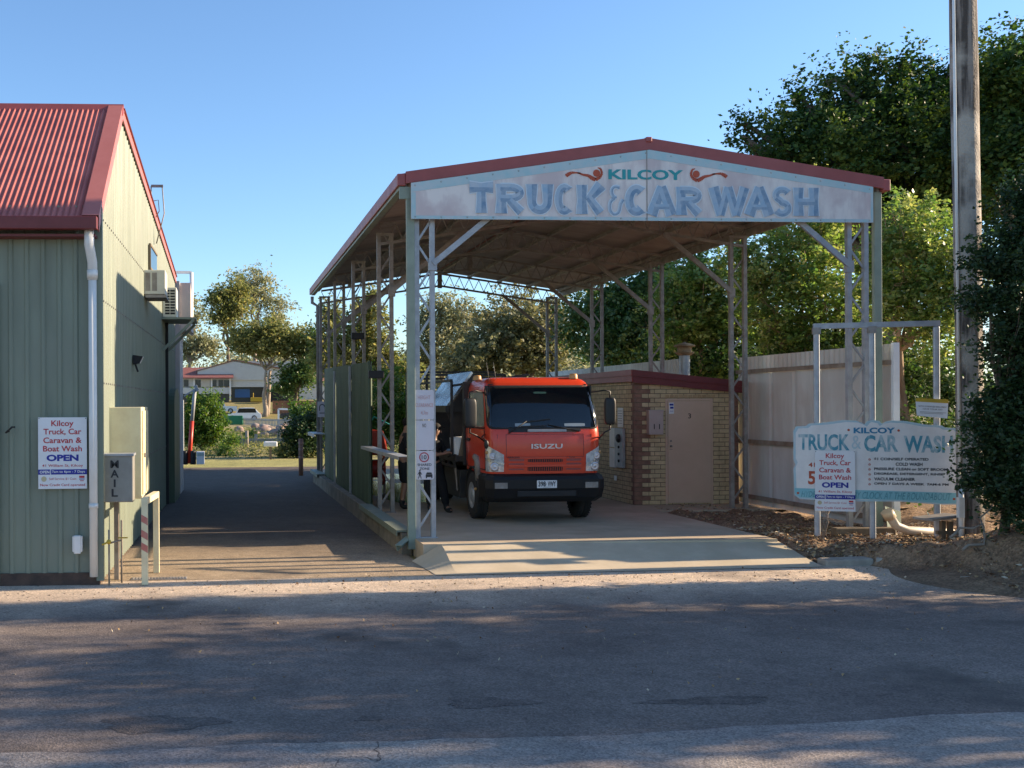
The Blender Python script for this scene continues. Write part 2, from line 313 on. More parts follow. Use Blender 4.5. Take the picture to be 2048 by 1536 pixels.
M['alley'] = groundmat('alley_asphalt', [(.30,.225,.15),(.42,.32,.22)], .6, 180, .3, dust_shade=(15.4,18.6,(.115,.09,.072)), spots=(.16,.12,.09))  # dark far colour is carport shade painted into the alley, not dust
M['pothole'] = groundmat('pothole_fill', [(.105,.083,.072),(.18,.145,.125)], 5, 180, .6)
M['mulch'] = groundmat('mulch', [(.17,.11,.07),(.34,.225,.135)], 1.6, 90, .7)
M['soil'] = groundmat('soil', [(.07,.05,.038),(.13,.095,.065)], 1.2, 80, 1.)
M['lawn'] = groundmat('lawn', [(.24,.23,.07),(.42,.37,.13)], .35, 60, .6)
M['lawn2'] = groundmat('dry_hillside', [(.22,.20,.07),(.36,.29,.14)], .2, 50, .6)
# ================================================================ GROUND
def sst(x): x = max(0., min(1., x)); return x*x*(3-2*x)
def ter(X, Y):
    z = -.275
    pts = [(44,-.275),(128,-.275),(145,0.),(152,1.2),(158,2.5),(200,3.6),(400,4.5),(4000,4.5)]
    if Y > 44:
        for (a, za), (b, zb) in zip(pts, pts[1:]):
            if a <= Y <= b: z = za+(zb-za)*sst((Y-a)/(b-a)) if b-a < 90 else za+(zb-za)*(Y-a)/(b-a)
        z += .06*math.sin(X*.7)*sst((Y-46)/10)*math.sin(Y*.5)
    return z
g = MB()
ys = [-60,-20,0,10,20,30,38,42,44]+[44+i*1.5 for i in range(1,30)]+[92,100,110,120,128,132,136,140,143,146,149,152,155,158,162,170,180,200,240,300,400,900,2500]
xs = [-2000,-600,-200,-80,-50]+[-44+i*2 for i in range(52)]+[64,80,110,200,600,2000]
vs = [(x, y, ter(x, y)) for y in ys for x in xs]; n = len(xs)
g.sm = True; g.add(vs, [(j*n+i, j*n+i+1, (j+1)*n+i+1, (j+1)*n+i) for j in range(len(ys)-1) for i in range(n-1)]); g.sm = False
struct(g, 'ground', M['lawn2'])
def sheet(name, edge_lo, edge_hi, z, m, wob=0., nx=60, zf=None):
    "strip between two x-polylines (list of (x,y)); low edge first"
    def ev(e, x):
        for (a, ya), (b, yb) in zip(e, e[1:]):
            if a <= x <= b: return ya+(yb-ya)*(x-a)/(b-a)
        return e[-1][1]
    x0, x1 = edge_lo[0][0], edge_lo[-1][0]; mb = MB()
    def fn(u, v):
        x = x0+(x1-x0)*u; a = ev(edge_lo, x); b = ev(edge_hi, x)
        w = wob*(math.sin(x*1.3)+.6*math.sin(x*3.7+1)+.4*math.sin(x*9.1)+.25*math.sin(x*23)) if wob else 0
        return (x, a+(b-a)*v+w, z if zf is None else zf(x, a+(b-a)*v))
    mb.grid(fn, nx, 12, smooth=False); return struct(mb, name, m)
sheet('forecourt', [(-40,5.5),(30,5.5)], [(-40,14.3),(30,14.3)], -.256, M['asphalt'], 0, 10)
sheet('road', [(-60,-30),(60,-30)], [(-60,7.2),(-1.4,7.15),(1.9,7.1),(4.9,7.35),(60,7.6)], -.250, M['road_seal'], .035, 400)
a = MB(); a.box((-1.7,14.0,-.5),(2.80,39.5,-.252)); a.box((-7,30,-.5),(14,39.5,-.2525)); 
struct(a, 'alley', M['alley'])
lw = MB(); lw.grid(lambda u, v: (-14+40*u, 39.3+6*v+.15*math.sin(u*60), ter(0, 39.3+6*v)+.012), 80, 8); struct(lw, 'lawn', M['lawn'])
# wash slab
s = MB(); s.box((2.9,15.25,-.6),(8.15,33.5,0.0)); s.box((8.15,19.6,-.6),(10.3,33.5,-.002))
struct(s, 'slab', M['slab_old'])
wt = MB()
def blob(cx, cy, rx, ry, z, n=40, sd=0):
    return [(cx+rx*(1+.18*math.sin(3*t+sd)+.1*math.sin(7*t+2*sd))*math.cos(t), cy+ry*(1+.18*math.sin(3*t+sd)+.1*math.sin(5*t)+.08*math.sin(13*t+sd)+.05*math.sin(23*t))*math.sin(t), z) for t in [2*PI*i/n for i in range(n)]]
for b in (blob(4.2,25.0,1.0,3.2,.004,sd=1), blob(6.0,25.3,.9,2.8,.004,sd=2), blob(5.3,29.5,2.1,1.2,.004,sd=4), blob(7.3,27,.6,2.2,.004,sd=3)): wt.add(b, [tuple(range(40))])
M['water'] = mat('wet_floor', (.06,.055,.05), .05, 0, spec=1., bump=.03, bscale=4)
struct(wt, 'puddle', M['water'])
ph = MB()
for px_, py_, rx, ry, sd in ((320,1446,.42,.20,1),(980,1404,.34,.13,2),(735,1436,.10,.05,3),(1420,1400,.5,.10,5)):
    q = gd(px_,py_,-.25); ph.add(blob(q.x,q.y,rx,ry,-.2535,sd=sd), [tuple(range(40))])
struct(ph, 'pothole', M['pothole'])
# apron ramp
ap = MB()
L0 = [(2.74,15.3,-.245),(3.15,15.27,.003),(8.17,15.6,.003)]; L1 = [(2.84,14.0,-.248),(3.12,14.0,-.248),(8.28,14.17,-.248)]
def apf(u, v):
    if u < .1: a = Vector(L0[0]).lerp(Vector(L0[1]), u/.1); b = Vector(L1[0]).lerp(Vector(L1[1]), u/.1)
    else: a = Vector(L0[1]).lerp(Vector(L0[2]), (u-.1)/.9); b = Vector(L1[1]).lerp(Vector(L1[2]), (u-.1)/.9)
    p = a.lerp(b, v); p.z = a.z+(b.z-a.z)*sst(v*.93+.03); return p
ap.grid(apf, 60, 16, smooth=False); ap.box((3.1,15.24,-.4),(8.17,15.3,.001)); struct(ap, 'driveway', M['concrete'])
# garden bed (mounded soil and mulch)
def bedz(x, y):
    e = 14.25 if x < 8.9 else 14.25-(x-8.9)*2.3
    e = max(e, 10.9-(x-10)*.03); f = (y-e)/.9
    if x < 8.9: f = min(f, (x-8.16)/.25+.1)
    z = -.30+.27*sst(f)
    z += .62*math.exp(-((x-11.3)**2/2.6+(y-12.9)**2/1.5))
    z += (.022*math.sin(x*5.1+y*3)+.02*math.sin(x*11-y*7)+.015*math.sin(x*23+y*17))*sst(f+.4)
    return z
bd = MB(); bd.grid(lambda u, v: (8.16+12*u, 10.4+9.2*v, bedz(8.16+12*u, 10.4+9.2*v)), 170, 110); 
bd.grid(lambda u, v: (10.32+8*u, 19.6+14*v, -.03+.02*math.sin(u*40+v*30)), 20, 20)
struct(bd, 'garden_bed', M['mulch'])
lt = MB()
cols = [mat('litter_straw', (.45,.30,.15), .9), mat('litter_brown', (.17,.09,.05), .9), mat('litter_pale', (.55,.45,.32), .9)]
def litter(n, fx, fy, zf, s0=.03):
    for i in range(n):
        x, y = fx(), fy(); z = zf(x, y)+.012; lt.mi = random.choice((0,0,1,1,2)); a = random.random()*2*PI; r = s0*random.uniform(.5,1.6); w = r*random.uniform(.15,.5)
        dx, dy = math.cos(a)*r, math.sin(a)*r; ex, ey = -math.sin(a)*w, math.cos(a)*w; t = random.uniform(-.02,.03)
        lt.add([(x-dx,y-dy,z+random.uniform(0,.02)),(x+ex,y+ey,z+t),(x+dx,y+dy,z+random.uniform(0,.03)),(x-ex,y-ey,z)], [(0,1,2,3)])
litter(5200, lambda: 8.3+random.random()**1.1*3.2, lambda: random.uniform(14.25,16.8), bedz)
litter(1500, lambda: random.uniform(9.3,13), lambda: random.uniform(11.5,14.3), bedz)
litter(700, lambda: random.uniform(8.3,10.2), lambda: random.uniform(16.8,20.5), bedz)
litter(500, lambda: random.uniform(-1.3,9.5), lambda: random.choice((random.gauss(13.6,.3), random.uniform(8,13.9))), lambda x, y: -.262, .014)
tag(lt.build('leaf_litter', cols, recalc=False), 'dry leaf litter and straw lying over the garden bed', 'leaf litter', None, 'stuff')
# loose stones on the verge
stn = MB()
for i in range(450):
    x = random.uniform(-4,9.5); y = random.gauss(13.2,.55) if random.random() < .75 else random.uniform(8,13); r = random.uniform(.004,.013)
    if y > 14.0: continue
    stn.box((x-r, y-r*.8, -.256), (x+r, y+r, -.256+r*.6), Matrix.Translation((x,y,0)) @ Matrix.Rotation(random.random()*3,4,'Z') @ Matrix.Translation((-x,-y,0)))
tag(stn.build('loose_gravel', mat('gravel_stone', (.30,.23,.17), .9, 0, (.17,.13,.10), 20, .9)), 'fine loose gravel scattered along the road verge', 'gravel', None, 'stuff')
def kerb(pts, w, h, label, grp='broken kerb pieces along the garden edge'):
    b = MB(); pts = [Vector(p) for p in pts]
    for p, q in zip(pts, pts[1:]):
        b.bar(p, q, w, h)
    tag(b.build('kerb_block', M['kerb_conc'], bevel=.025), label, 'kerb block', grp)
kerb([(8.32,14.34,-.245),(9.02,14.36,-.235)], .24, .16, 'long grey kerb piece at the right foot of the concrete ramp')
kerb([(9.08,14.30,-.225),(9.62,13.98,-.235)], .24, .17, 'tilted grey kerb piece in the middle of the broken row, by the bare mound')
for i, (x, y) in enumerate(((9.74,13.84),(9.72,13.6),(9.95,13.48))):
    kerb([(x-.13,y,-.22),(x+.13,y-.06,-.215)], .14, .09, ('smallest grey kerb rubble chunk nearest the kerb row','smallest grey kerb rubble chunk in the middle, on the road edge','smallest grey kerb rubble chunk farthest right under the hedge')[i])
# sticks on the mound
stk = [((9.2,12.75,-.21),(9.9,12.55,-.2),(10.6,12.2,-.1)), ((10.0,12.9,-.05),(10.5,13.2,.1),(10.9,13.1,.2)), ((9.5,13.2,-.12),(10.0,13.35,0),(10.3,13.6,.05))]
for p, l in zip(stk, ('long bare stick lying on the road edge below the hedge','crooked bare stick leaning on the mound under the hedge','short bare stick on the mound behind the kerb rubble')):
    b = MB(); b.tube([Vector(q)+Vector((0,0,.03)) for q in p], [.012,.009,.004], 6); tag(b.build('stick', M['twig']), l, 'stick', 'fallen sticks by the hedge')
# ================================================================ CARPORT
YF = [16.0+3.85*i for i in range(5)]
cp = empty('carport', (6.5,16,0), 'long open steel carport with red roof edges over the wash bay', 'carport')
XL, XR, ZE, ZR, XC = 2.66, 10.34, 5.44, 6.01, 6.5
def roofz(x): return ZR-(ZR-ZE)*abs(x-XC)/(XC-XL)
def lattice(p, wdt, z0, z1, mname='galv', seed=0, col='lattice_column'):
    x, y = p; b = MB(); sgn = 1
    for q in (x, x+wdt):                               # C-shaped chords: web + two lips
        b.box((q-.035,y-.04,z0),(q+.035,y-.034,z1)); b.box((q-.035,y-.034,z0),(q-.029,y+.04,z1)); b.box((q+.029,y-.034,z0),(q+.035,y+.04,z1))
    st = .36; z = z0+.12; k = 0
    while z+st < z1-.05:
        a, c = (x, x+wdt) if k % 2 == 0 else (x+wdt, x)
        b.bar((a,y+.02,z),(c,y+.02,z+st),.006,.032,up=(1,0,0)) if False else b.bar((a,y+.0,z),(c,y+.0,z+st),.014,.034)
        z += st; k += 1
    b.box((x-.06,y-.06,z0),(x+wdt+.06,y+.06,z0+.012)); b.box((x-.05,y-.045,z1-.05),(x+wdt+.05,y-.041,z1))
    return b.build(col, M[mname], cp)
for i, y in enumerate(YF):
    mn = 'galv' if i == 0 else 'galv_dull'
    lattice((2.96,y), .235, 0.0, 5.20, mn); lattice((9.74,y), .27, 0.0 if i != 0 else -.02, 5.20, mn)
    for side in (-1, 1):                                # rafters: two chords and lacing
        b = MB(); xe = XL+.32 if side < 0 else XR-.32; ze = roofz(xe)-.13; zr = ZR-.13
        top0, top1 = Vector((xe,y,ze)), Vector((XC,y,zr)); dn = Vector((0,0,-.36))
        b.bar(top0, top1, .07, .05); b.bar(top0+dn, top1+dn, .07, .05)
        nn = 12
        for k in range(nn):
            p = top0.lerp(top1, k/nn); q = top0.lerp(top1, (k+.5)/nn)+dn; r = top0.lerp(top1, (k+1)/nn)
            b.bar(p-Vector((0,0,.02)), q+Vector((0,0,.02)), .012, .018); b.bar(q+Vector((0,0,.02)), r-Vector((0,0,.02)), .012, .018)
        b.box((XC-.06*(1 if side<0 else 0), y-.045, ZR-.56), (XC+.06*(1 if side>0 else 0), y+.045, ZR-.09))
        b.build('rafter', M['galv_dull'], cp)
        k = MB(); cx = 3.20 if side < 0 else 9.74; tx = 4.55 if side < 0 else 8.4
        k.bar((cx, y-.05, 4.12), (tx, y-.05, roofz(tx)-.50), .05, .085); k.box((cx-.06,y-.06,4.02),(cx+.06,y+.03,4.2)); k.build('knee_brace', M['galv' if i == 0 else 'galv_dull'], cp)
for k in range(9):
    x = XL+.25+(XR-XL-.5)*k/8; b = MB(); zz = roofz(x)-.085
    b.box((x-.03,15.93,zz-.035),(x+.03,31.6,zz+.035)); b.build('purlin', M['galv_dull'], cp)
def corr(x0, z0, x1, z1, ya, yb, pitch, amp, y_is_run=True):
    b = MB(); n = int((yb-ya)/pitch*4); sh = (0,1,0,-1)
    vs = []
    for i in range(n+1):
        y = ya+(yb-ya)*i/n; d = amp*sh[i % 4]; vs += [(x0,y,z0+d),(x1,y,z1+d)]
    b.sm = False; b.add(vs, [(2*i,2*i+1,2*i+3,2*i+2) for i in range(n)]); return b
for s_ in (-1, 1):
    b = corr(XC, ZR-.012, XL if s_ < 0 else XR, ZE-.012, 15.9, 31.7, .076*2, .010)
    b.build('roof_sheet', M['roof_under'], cp, recalc=False)
    # outer red skin just above
    b = corr(XC, ZR+.006, XL if s_ < 0 else XR, ZE+.006, 15.9, 31.7, .076*2, .010); b.build('roof_cladding', M['red_roof'], cp, recalc=False)
for s_ in (-1, 1):
    xg = XL if s_ < 0 else XR
    b = MB(); b.box((xg-.005,15.86,5.27) if s_ < 0 else (xg-.12,15.86,5.27), (xg+.12,31.7,5.45) if s_ < 0 else (xg+.005,31.7,5.45)); b.build('gutter', M['red_trim'], cp, bevel=.012)
    b = MB(); xe = xg+.118 if s_ < 0 else xg-.118
    P = [(xe,15.84,roofz(xe)-.155),(XC,15.84,ZR-.155),(XC,15.84,ZR+.02),(xe,15.84,roofz(xe)+.02)]
    if s_ > 0: P.reverse()
    b.prism(P, (0,.05,0)); b.build('barge_board', M['red_trim'], cp)
b = MB(); b.box((10.17,15.95,5.22),(10.215,31.6,5.41)); b.box((2.79,15.95,5.265),(2.81,31.6,5.43)); b.build('eave_angle', M['galv_dull'], cp)
b = MB(); b.box((XC-.05,15.82,ZR-.05),(XC+.05,31.7,ZR+.035)); b.build('ridge_cap', M['red_trim'], cp, bevel=.02)
b = MB(); b.box((2.69,15.93,5.225),(2.79,31.4,5.268)); b.build('eave_beam', M['green_trim'], cp)
b = MB(); b.box((2.69,15.89,5.08),(2.88,15.94,5.26)); b.build('beam_end', M['green_trim'], cp)
b = MB(); b.box((2.795,15.90,-.16),(2.915,15.98,5.12)); b.build('corner_post', M['green_trim'], cp, bevel=.006)
b = MB(); b.box((10.13,15.94,-.05),(10.25,16.02,5.27)); b.build('corner_post', M['green_trim'], cp, bevel=.006)
b = MB(); b.tube([(2.72,31.5,5.2),(2.72,31.5,5.02),(2.88,31.5,4.92),(2.88,31.5,0)], .05, 10); b.build('downpipe', M['galv_dull'], cp)
# bottom plinth and rails of the wash bay (left side)
b = MB(); b.box((2.72,16.05,-.3),(2.88,31.5,.06)); tag(b.build('plinth_wall', M['plinth'], bevel=.01), 'low brown concrete plinth along the left edge of the wash bay', 'plinth wall')
b = MB()
for (y0, y1, z) in ((16.15,20.6,.10),(29.6,31.9,.10)):
    b = MB(); b.box((2.66,y0,z-.03),(2.90,y1,z+.0)); b.box((2.66,y0,z-.09),(2.672,y1,z-.03))
    tag(b.build('kick_rail', M['green_sheet']), 'flat grey green steel kick rail lying on the plinth near the front post' if y0 < 20 else 'flat grey green steel kick rail on the plinth beyond the green screen', 'rail', 'steel rails on the left side of the wash bay')
b = MB(); b.box((2.72,16.3,1.20),(2.92,20.7,1.212)); b.box((2.72,16.3,1.155),(2.728,20.7,1.20))
tag(b.build('guard_rail', M['galv']), 'waist high galvanised steel rail between the green screen and the front post', 'rail', 'steel rails on the left side of the wash bay')
b = MB(); b.box((2.60,29.7,1.19),(2.92,31.9,1.215)); b.box((2.60,29.7,1.12),(2.612,31.9,1.19))
tag(b.build('guard_rail', M['galv']), 'waist high steel rail at the far end behind the green screen', 'rail', 'steel rails on the left side of the wash bay')
b = MB(); b.bar((2.62,15.75,-.08),(2.86,16.05,.03),.11,.012); b.bar((2.60,15.78,-.12),(2.84,16.08,-.01),.012,.10)
tag(b.build('bent_flashing', M['green_trim']), 'bent green metal offcut at the foot of the left front post', 'offcut')
# green corrugated screen, three panels on posts
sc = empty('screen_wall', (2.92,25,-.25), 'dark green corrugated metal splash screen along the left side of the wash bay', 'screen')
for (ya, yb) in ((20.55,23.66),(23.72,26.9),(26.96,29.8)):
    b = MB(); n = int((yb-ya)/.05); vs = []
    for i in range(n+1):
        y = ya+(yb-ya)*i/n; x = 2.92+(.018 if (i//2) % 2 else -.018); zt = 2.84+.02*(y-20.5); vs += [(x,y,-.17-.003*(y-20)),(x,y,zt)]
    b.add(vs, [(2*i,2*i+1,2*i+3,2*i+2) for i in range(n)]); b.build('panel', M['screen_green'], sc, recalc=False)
for y in (20.6, 23.69, 26.93):
    b = MB(); b.box((2.85,y-.03,-.25),(2.895,y+.03,2.86)) ; b.build('post', M['galv'] if y > 21 else M['screen_green'], sc)
# gable sign
O = at(822,441,15.95); P1 = at(1745,449,15.95)
gs = empty('gable_sign', (6.5,15.9,4.77), 'large faded white gable sign lettered in blue across the carport front', 'sign')
zb = 4.77; yS = 15.84
def gx(px): return at(px,445,yS).x
def gp(px, py):
    q = at(px,py,yS); return (q.x, q.z)
xl, xr = gx(822), gx(1745)
board = [(xl,yS,zb),(xr,yS,zb),(xr,yS,roofz(xr)-.165),(XC,yS,ZR-.165),(xl,yS,roofz(xl)-.165)]
b = MB(); b.prism(board, (0,-.02,0)); b.build('board', M['sign_white'], gs)
yp = yS-.023
b = MB(); w = .07
b.quad((xl,yp,zb),(xr,yp,zb),(xr,yp,zb+w*.7),(xl,yp,zb+w*.7)); b.quad((xl,yp,zb+w*.7),(xl+w,yp,zb+w*.7),(xl+w,yp,roofz(xl)-.303),(xl,yp,roofz(xl)-.303)); b.quad((xr-w*.6,yp,zb+w*.7),(xr,yp,zb+w*.7),(xr,yp,roofz(xr)-.273),(xr-w*.6,yp,roofz(xr)-.273))
b.quad((xl+.0,yp,roofz(xl)-.30),(XC,yp,ZR-.30),(XC,yp,ZR-.167),(xl,yp,roofz(xl)-.167)); b.quad((XC,yp,ZR-.30),(xr,yp,roofz(xr)-.27),(xr,yp,roofz(xr)-.167),(XC,yp,ZR-.167))
b.build('painted_border', M['sign_blue_edge'], gs, recalc=False)
b = MB(); b.box((gx(1293)-.006,yS-.028,zb),(gx(1293)+.006,yS-.021,ZR-.17)); b.build('seam', M['galv_dull'], gs)
b = MB()
for k in range(19):
    x = xl+.06+(xr-xl-.12)*k/18; b.lathe([(-.004,.008),(0,.012)], (x,yS-.026,zb+.03),'y',8); b.lathe([(-.004,.008),(0,.012)], (x,yS-.026,roofz(x)-.21),'y',8)
b.build('rivet', M['galv_dull'], gs)
# chiselled block letters: every stroke is split into a light and a dark face
def stroke(bl, bd, bh, pts, w, fl=(1.35,1.35), closed=False, to3=None):
    P = [Vector((p[0],p[1],0)) for p in pts]; n = len(P); L_, R_ = [], []
    for i in range(n):
        a = P[(i-1) % n] if (i or closed) else P[i]; c = P[(i+1) % n] if (i < n-1 or closed) else P[i]
        d = (c-a).normalized(); nn_ = Vector((-d.y, d.x, 0)); ww = w/2
        if not closed: ww *= fl[0] if i == 0 else fl[1] if i == n-1 else 1
        L_.append(P[i]+nn_*ww); R_.append(P[i]-nn_*ww)
    m = n if closed else n-1
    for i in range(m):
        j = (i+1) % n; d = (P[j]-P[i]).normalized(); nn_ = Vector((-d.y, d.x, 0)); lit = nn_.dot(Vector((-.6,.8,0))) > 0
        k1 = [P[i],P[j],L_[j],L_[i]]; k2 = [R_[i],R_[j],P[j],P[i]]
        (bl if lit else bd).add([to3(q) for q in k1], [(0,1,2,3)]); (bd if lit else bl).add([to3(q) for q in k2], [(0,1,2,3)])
        g_ = .016
        h = [R_[i]+(R_[i]-P[i]).normalized()*g_, R_[j]+(R_[j]-P[j]).normalized()*g_, L_[j]+(L_[j]-P[j]).normalized()*g_, L_[i]+(L_[i]-P[i]).normalized()*g_]
        bh.add([to3(q, -1) for q in h], [(0,1,2,3)])
def arc(cx, cy, rx, ry, a0, a1, n=12): return [(cx+rx*math.cos(math.radians(a0+(a1-a0)*i/n)), cy+ry*math.sin(math.radians(a0+(a1-a0)*i/n))) for i in range(n+1)]
_k = [0]
def letter(ch, x0, x1, z0, z1, bl, bd, bh, y, wf=.29):
    _k[0] = 0
    W, Hh = x1-x0, z1-z0; w = min(.125, W*wf+.02)
    def to3(q, e=0): return (x0+q.x, y-_k[0]*.0009+(.0042 if e else 0), z0+q.y)
    h = w/2; 
    def S(pts, **k): stroke(bl, bd, bh, pts, w*k.pop('ws', 1), to3=to3, **k); _k[0] += 1
    if ch == 'T': S([(W/2,Hh-h),(W/2,Hh*.5),(W/2,0)], fl=(1,1.3)); S([(0,Hh-h*.9),(W/2,Hh-h*.9),(W,Hh-h*.9)], fl=(1.4,1.4))
    if ch == 'R':
        S([(h*1.2,Hh),(h*1.2,Hh/2),(h*1.2,0)], fl=(1.2,1.4)); S([(h,Hh-h*.8)]+arc(W*.48,Hh*.70,W*.36,Hh*.30-h*.8,90,-90,10)+[(h,Hh*.40+h*.8)], fl=(1,1), ws=.85); S([(W*.45,Hh*.45),(W*.86,h*.35)], fl=(.8,1.05))
    if ch == 'U': S([(h*1.2,Hh),(h*1.2,Hh*.45)]+arc(W/2,Hh*.42,W/2-h*1.2,Hh*.42-h*.9,180,360,12)[1:-1]+[(W-h*1.2,Hh*.45),(W-h*1.2,Hh)], fl=(1.35,1.35))
    if ch == 'C': S(arc(W/2,Hh/2,W/2-h,Hh/2-h*.8,48,312,18), fl=(1.45,1.45))
    if ch == 'K': S([(h*1.2,Hh),(h*1.2,Hh/2),(h*1.2,0)], fl=(1.25,1.35)); S([(W*.9,Hh),(W*.42,Hh*.5)], fl=(1.4,.8)); S([(W*.42,Hh*.58),(W*.86,h*.35)], fl=(.8,1.05))
    if ch == 'A': S([(W*.5,Hh),(W*.10,0)], fl=(1,1.3)); S([(W*.5,Hh),(W*.88,0)], fl=(1,1.3)); S([(W*.22,Hh*.3),(W*.78,Hh*.3)], fl=(1,1), ws=.6)
    if ch == 'W': S([(W*.07,Hh),(W*.27,0)], fl=(1.3,1)); S([(W*.27,0),(W*.47,Hh)], fl=(1,1.05), ws=.85); S([(W*.47,Hh),(W*.70,0)], fl=(1,1)); S([(W*.70,0),(W*.93,Hh)], fl=(1,1.3), ws=.85)
    if ch == 'S': S(arc(W/2,Hh*.73,W/2-h*.8,Hh*.27-h*.7,25,270,12)[:-1]+arc(W/2,Hh*.27,W/2-h*.8,Hh*.27-h*.7,90,-155,12), fl=(1.35,1.35), ws=.9)
    if ch == 'H': S([(h*1.2,Hh),(h*1.2,Hh/2),(h*1.2,0)], fl=(1.25,1.25)); S([(W-h*1.2,Hh),(W-h*1.2,Hh/2),(W-h*1.2,0)], fl=(1.25,1.25)); S([(h,Hh*.5),(W-h,Hh*.5)], fl=(1,1), ws=.8)
    if ch == '&': S([(W*.75,Hh*.92)]+arc(W*.5,Hh*.78,W*.3,Hh*.17,60,250,8)+arc(W*.42,Hh*.28,W*.36,Hh*.26,100,330,10)+[(W*.82,Hh*.36),(W,Hh*.52)], ws=.42, fl=(1.3,1.1)); S([(W*.2,Hh*.58),(W*.55,Hh*.6)], ws=.35, fl=(1,1))
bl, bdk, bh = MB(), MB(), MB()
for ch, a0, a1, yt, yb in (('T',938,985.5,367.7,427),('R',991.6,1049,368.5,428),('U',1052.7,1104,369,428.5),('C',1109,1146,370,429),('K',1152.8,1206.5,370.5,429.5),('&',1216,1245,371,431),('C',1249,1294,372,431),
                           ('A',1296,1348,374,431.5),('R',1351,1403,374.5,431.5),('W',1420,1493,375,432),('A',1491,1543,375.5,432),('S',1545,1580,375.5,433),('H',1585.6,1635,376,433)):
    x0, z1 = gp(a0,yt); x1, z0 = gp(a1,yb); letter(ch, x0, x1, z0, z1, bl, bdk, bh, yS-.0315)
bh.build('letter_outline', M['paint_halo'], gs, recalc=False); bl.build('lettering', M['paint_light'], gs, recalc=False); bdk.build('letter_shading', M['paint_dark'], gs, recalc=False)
pl = Plane2((xl,yS-.022,ZR),(1,0,0),(0,0,1),1,1)
def pxy(px, py): q = at(px,py,yS); return q.x-xl, ZR-q.z
b = MB(); x0, y0 = pxy(1215.5,339); x1, y1 = pxy(1365,361); pl.text(b,'KILCOY',(x0+x1)/2,(y0+y1)/2,x1-x0,y1-y0,.035,.003); b.build('small_lettering', M['teal'], gs, recalc=False)
b = MB()
for sg, cx_ in ((1,1192),(-1,1391)):
    cx, cy = pxy(cx_, 347 if sg > 0 else 349); pl.disc(b,cx,cy,.055,.004)
    f = lambda px, py: pxy(cx_+(px-1192)*sg, py+(0 if sg > 0 else 2))
    for pts, ws in (([(1194,336),(1200,338),(1203,347),(1199,355),(1190,360),(1183,357),(1176,352),(1165,350),(1154,346)],[.01,.03,.035,.04,.055,.06,.045,.03,.02]),([(1160,347),(1150,346),(1142,346),(1134,350),(1131,353)],[.02,.025,.04,.06,.05])):
        for k in range(len(pts)-1):
            p, q = Vector(f(*pts[k])), Vector(f(*pts[k+1])); d = (q-p).normalized(); nn_ = Vector((-d.y,d.x))
            a_ = [p+nn_*ws[k]/2, p-nn_*ws[k]/2, q-nn_*ws[k+1]/2, q+nn_*ws[k+1]/2]; pl.poly(b,[(v.x,v.y) for v in (a_ if sg > 0 else a_)],.0035)
b.build('red_scroll', M['orange_red'], gs, recalc=False)
# ================================================================ LEFT WORKSHOP
ang = math.atan2(.35,12.72); WC = Vector((-1.53,13.78,-.25)); wd = Vector((math.sin(ang),math.cos(ang),0)); wl = Vector((-math.cos(ang),math.sin(ang),0)); wo = -wl
def WP(a, s_, z): return WC+wl*a+wd*s_+Vector((0,0,z+.25))    # a = left along the front, s_ = back along the side, z world
ws = empty('workshop', WC, 'pale green metal clad workshop with red corrugated roof beside the alley', 'building')
EZ, RZ, RS, BZ, BS = 4.52, 6.40, 2.35, 5.28, 13.8
def wallz(s_): return EZ+(RZ-EZ)*s_/RS if s_ < RS else RZ-(RZ-BZ)*(s_-RS)/(BS-RS)
b = MB()   # front wall, trapezoid ribs every 0.2 m
def ribs(n0, n1, pitch, d, flat=.62):
    out = []; t = n0
    while t < n1: out += [(t,0),(t+pitch*flat,0),(t+pitch*(flat+.1),d),(t+pitch*(flat+.28),d)]; t += pitch
    return out
R_ = ribs(0.12,9,.203,.022); vs = []
for a_, d_ in R_:
    p = WP(a_,0,-.12)-wd*d_; vs += [p, Vector((p.x,p.y,EZ+.02))]
b.add(vs, [(2*i,2*i+1,2*i+3,2*i+2) for i in range(len(R_)-1)]); b.prism([WP(0,0.002,-.12),WP(.13,0.002,-.12),WP(.13,.002,EZ),WP(0,.002,EZ)], wd*.01)
b.build('front_wall', M['green_sheet'], ws, recalc=False)
b = MB(); R_ = [r for r in ribs(0.05,BS,.203,.020) if r[0] < BS]; vs = []
for a_, d_ in R_:
    zt = wallz(a_)-.04; p = WP(0,a_,-.22)+wo*d_; vs += [p, Vector((p.x,p.y,zt))]
b.add(vs, [(2*i,2*i+1,2*i+3,2*i+2) for i in range(len(R_)-1)]); b.build('side_wall', M['green_sheet'], ws, recalc=False)
b = MB(); b.bar(WP(-.012,-.012,-.2),WP(-.012,-.012,EZ),.09,.09,up=wd); b.build('corner_flashing', M['green_sheet'], ws)
b = MB(); b.prism([WP(.02,.06,-.3),WP(9,.06,-.3),WP(9,BS,-.3),WP(.02,BS,-.3)],(0,0,4.6)); b.prism([WP(0,-.03,-.3),WP(9,-.03,-.3),WP(9,.2,-.3),WP(0,.2,-.3)],(0,0,.2)); b.build('base_slab', mat('rusted_base',(.115,.07,.05),.9,0,(.05,.035,.03),5,.9,bump=.4), ws)
b = MB()  # screw rows on the side wall
for zz in (1.1,2.3,3.37,4.42):
    s0 = .15
    while s0 < BS-.2:
        if wallz(s0)-.15 > zz: p = WP(0,s0,zz)+wo*.02; b.box(p-Vector((.004,.012,.012)), p+Vector((.008,.012,.012)))
        s0 += .203
b.build('screw', M['galv_dull'], ws)
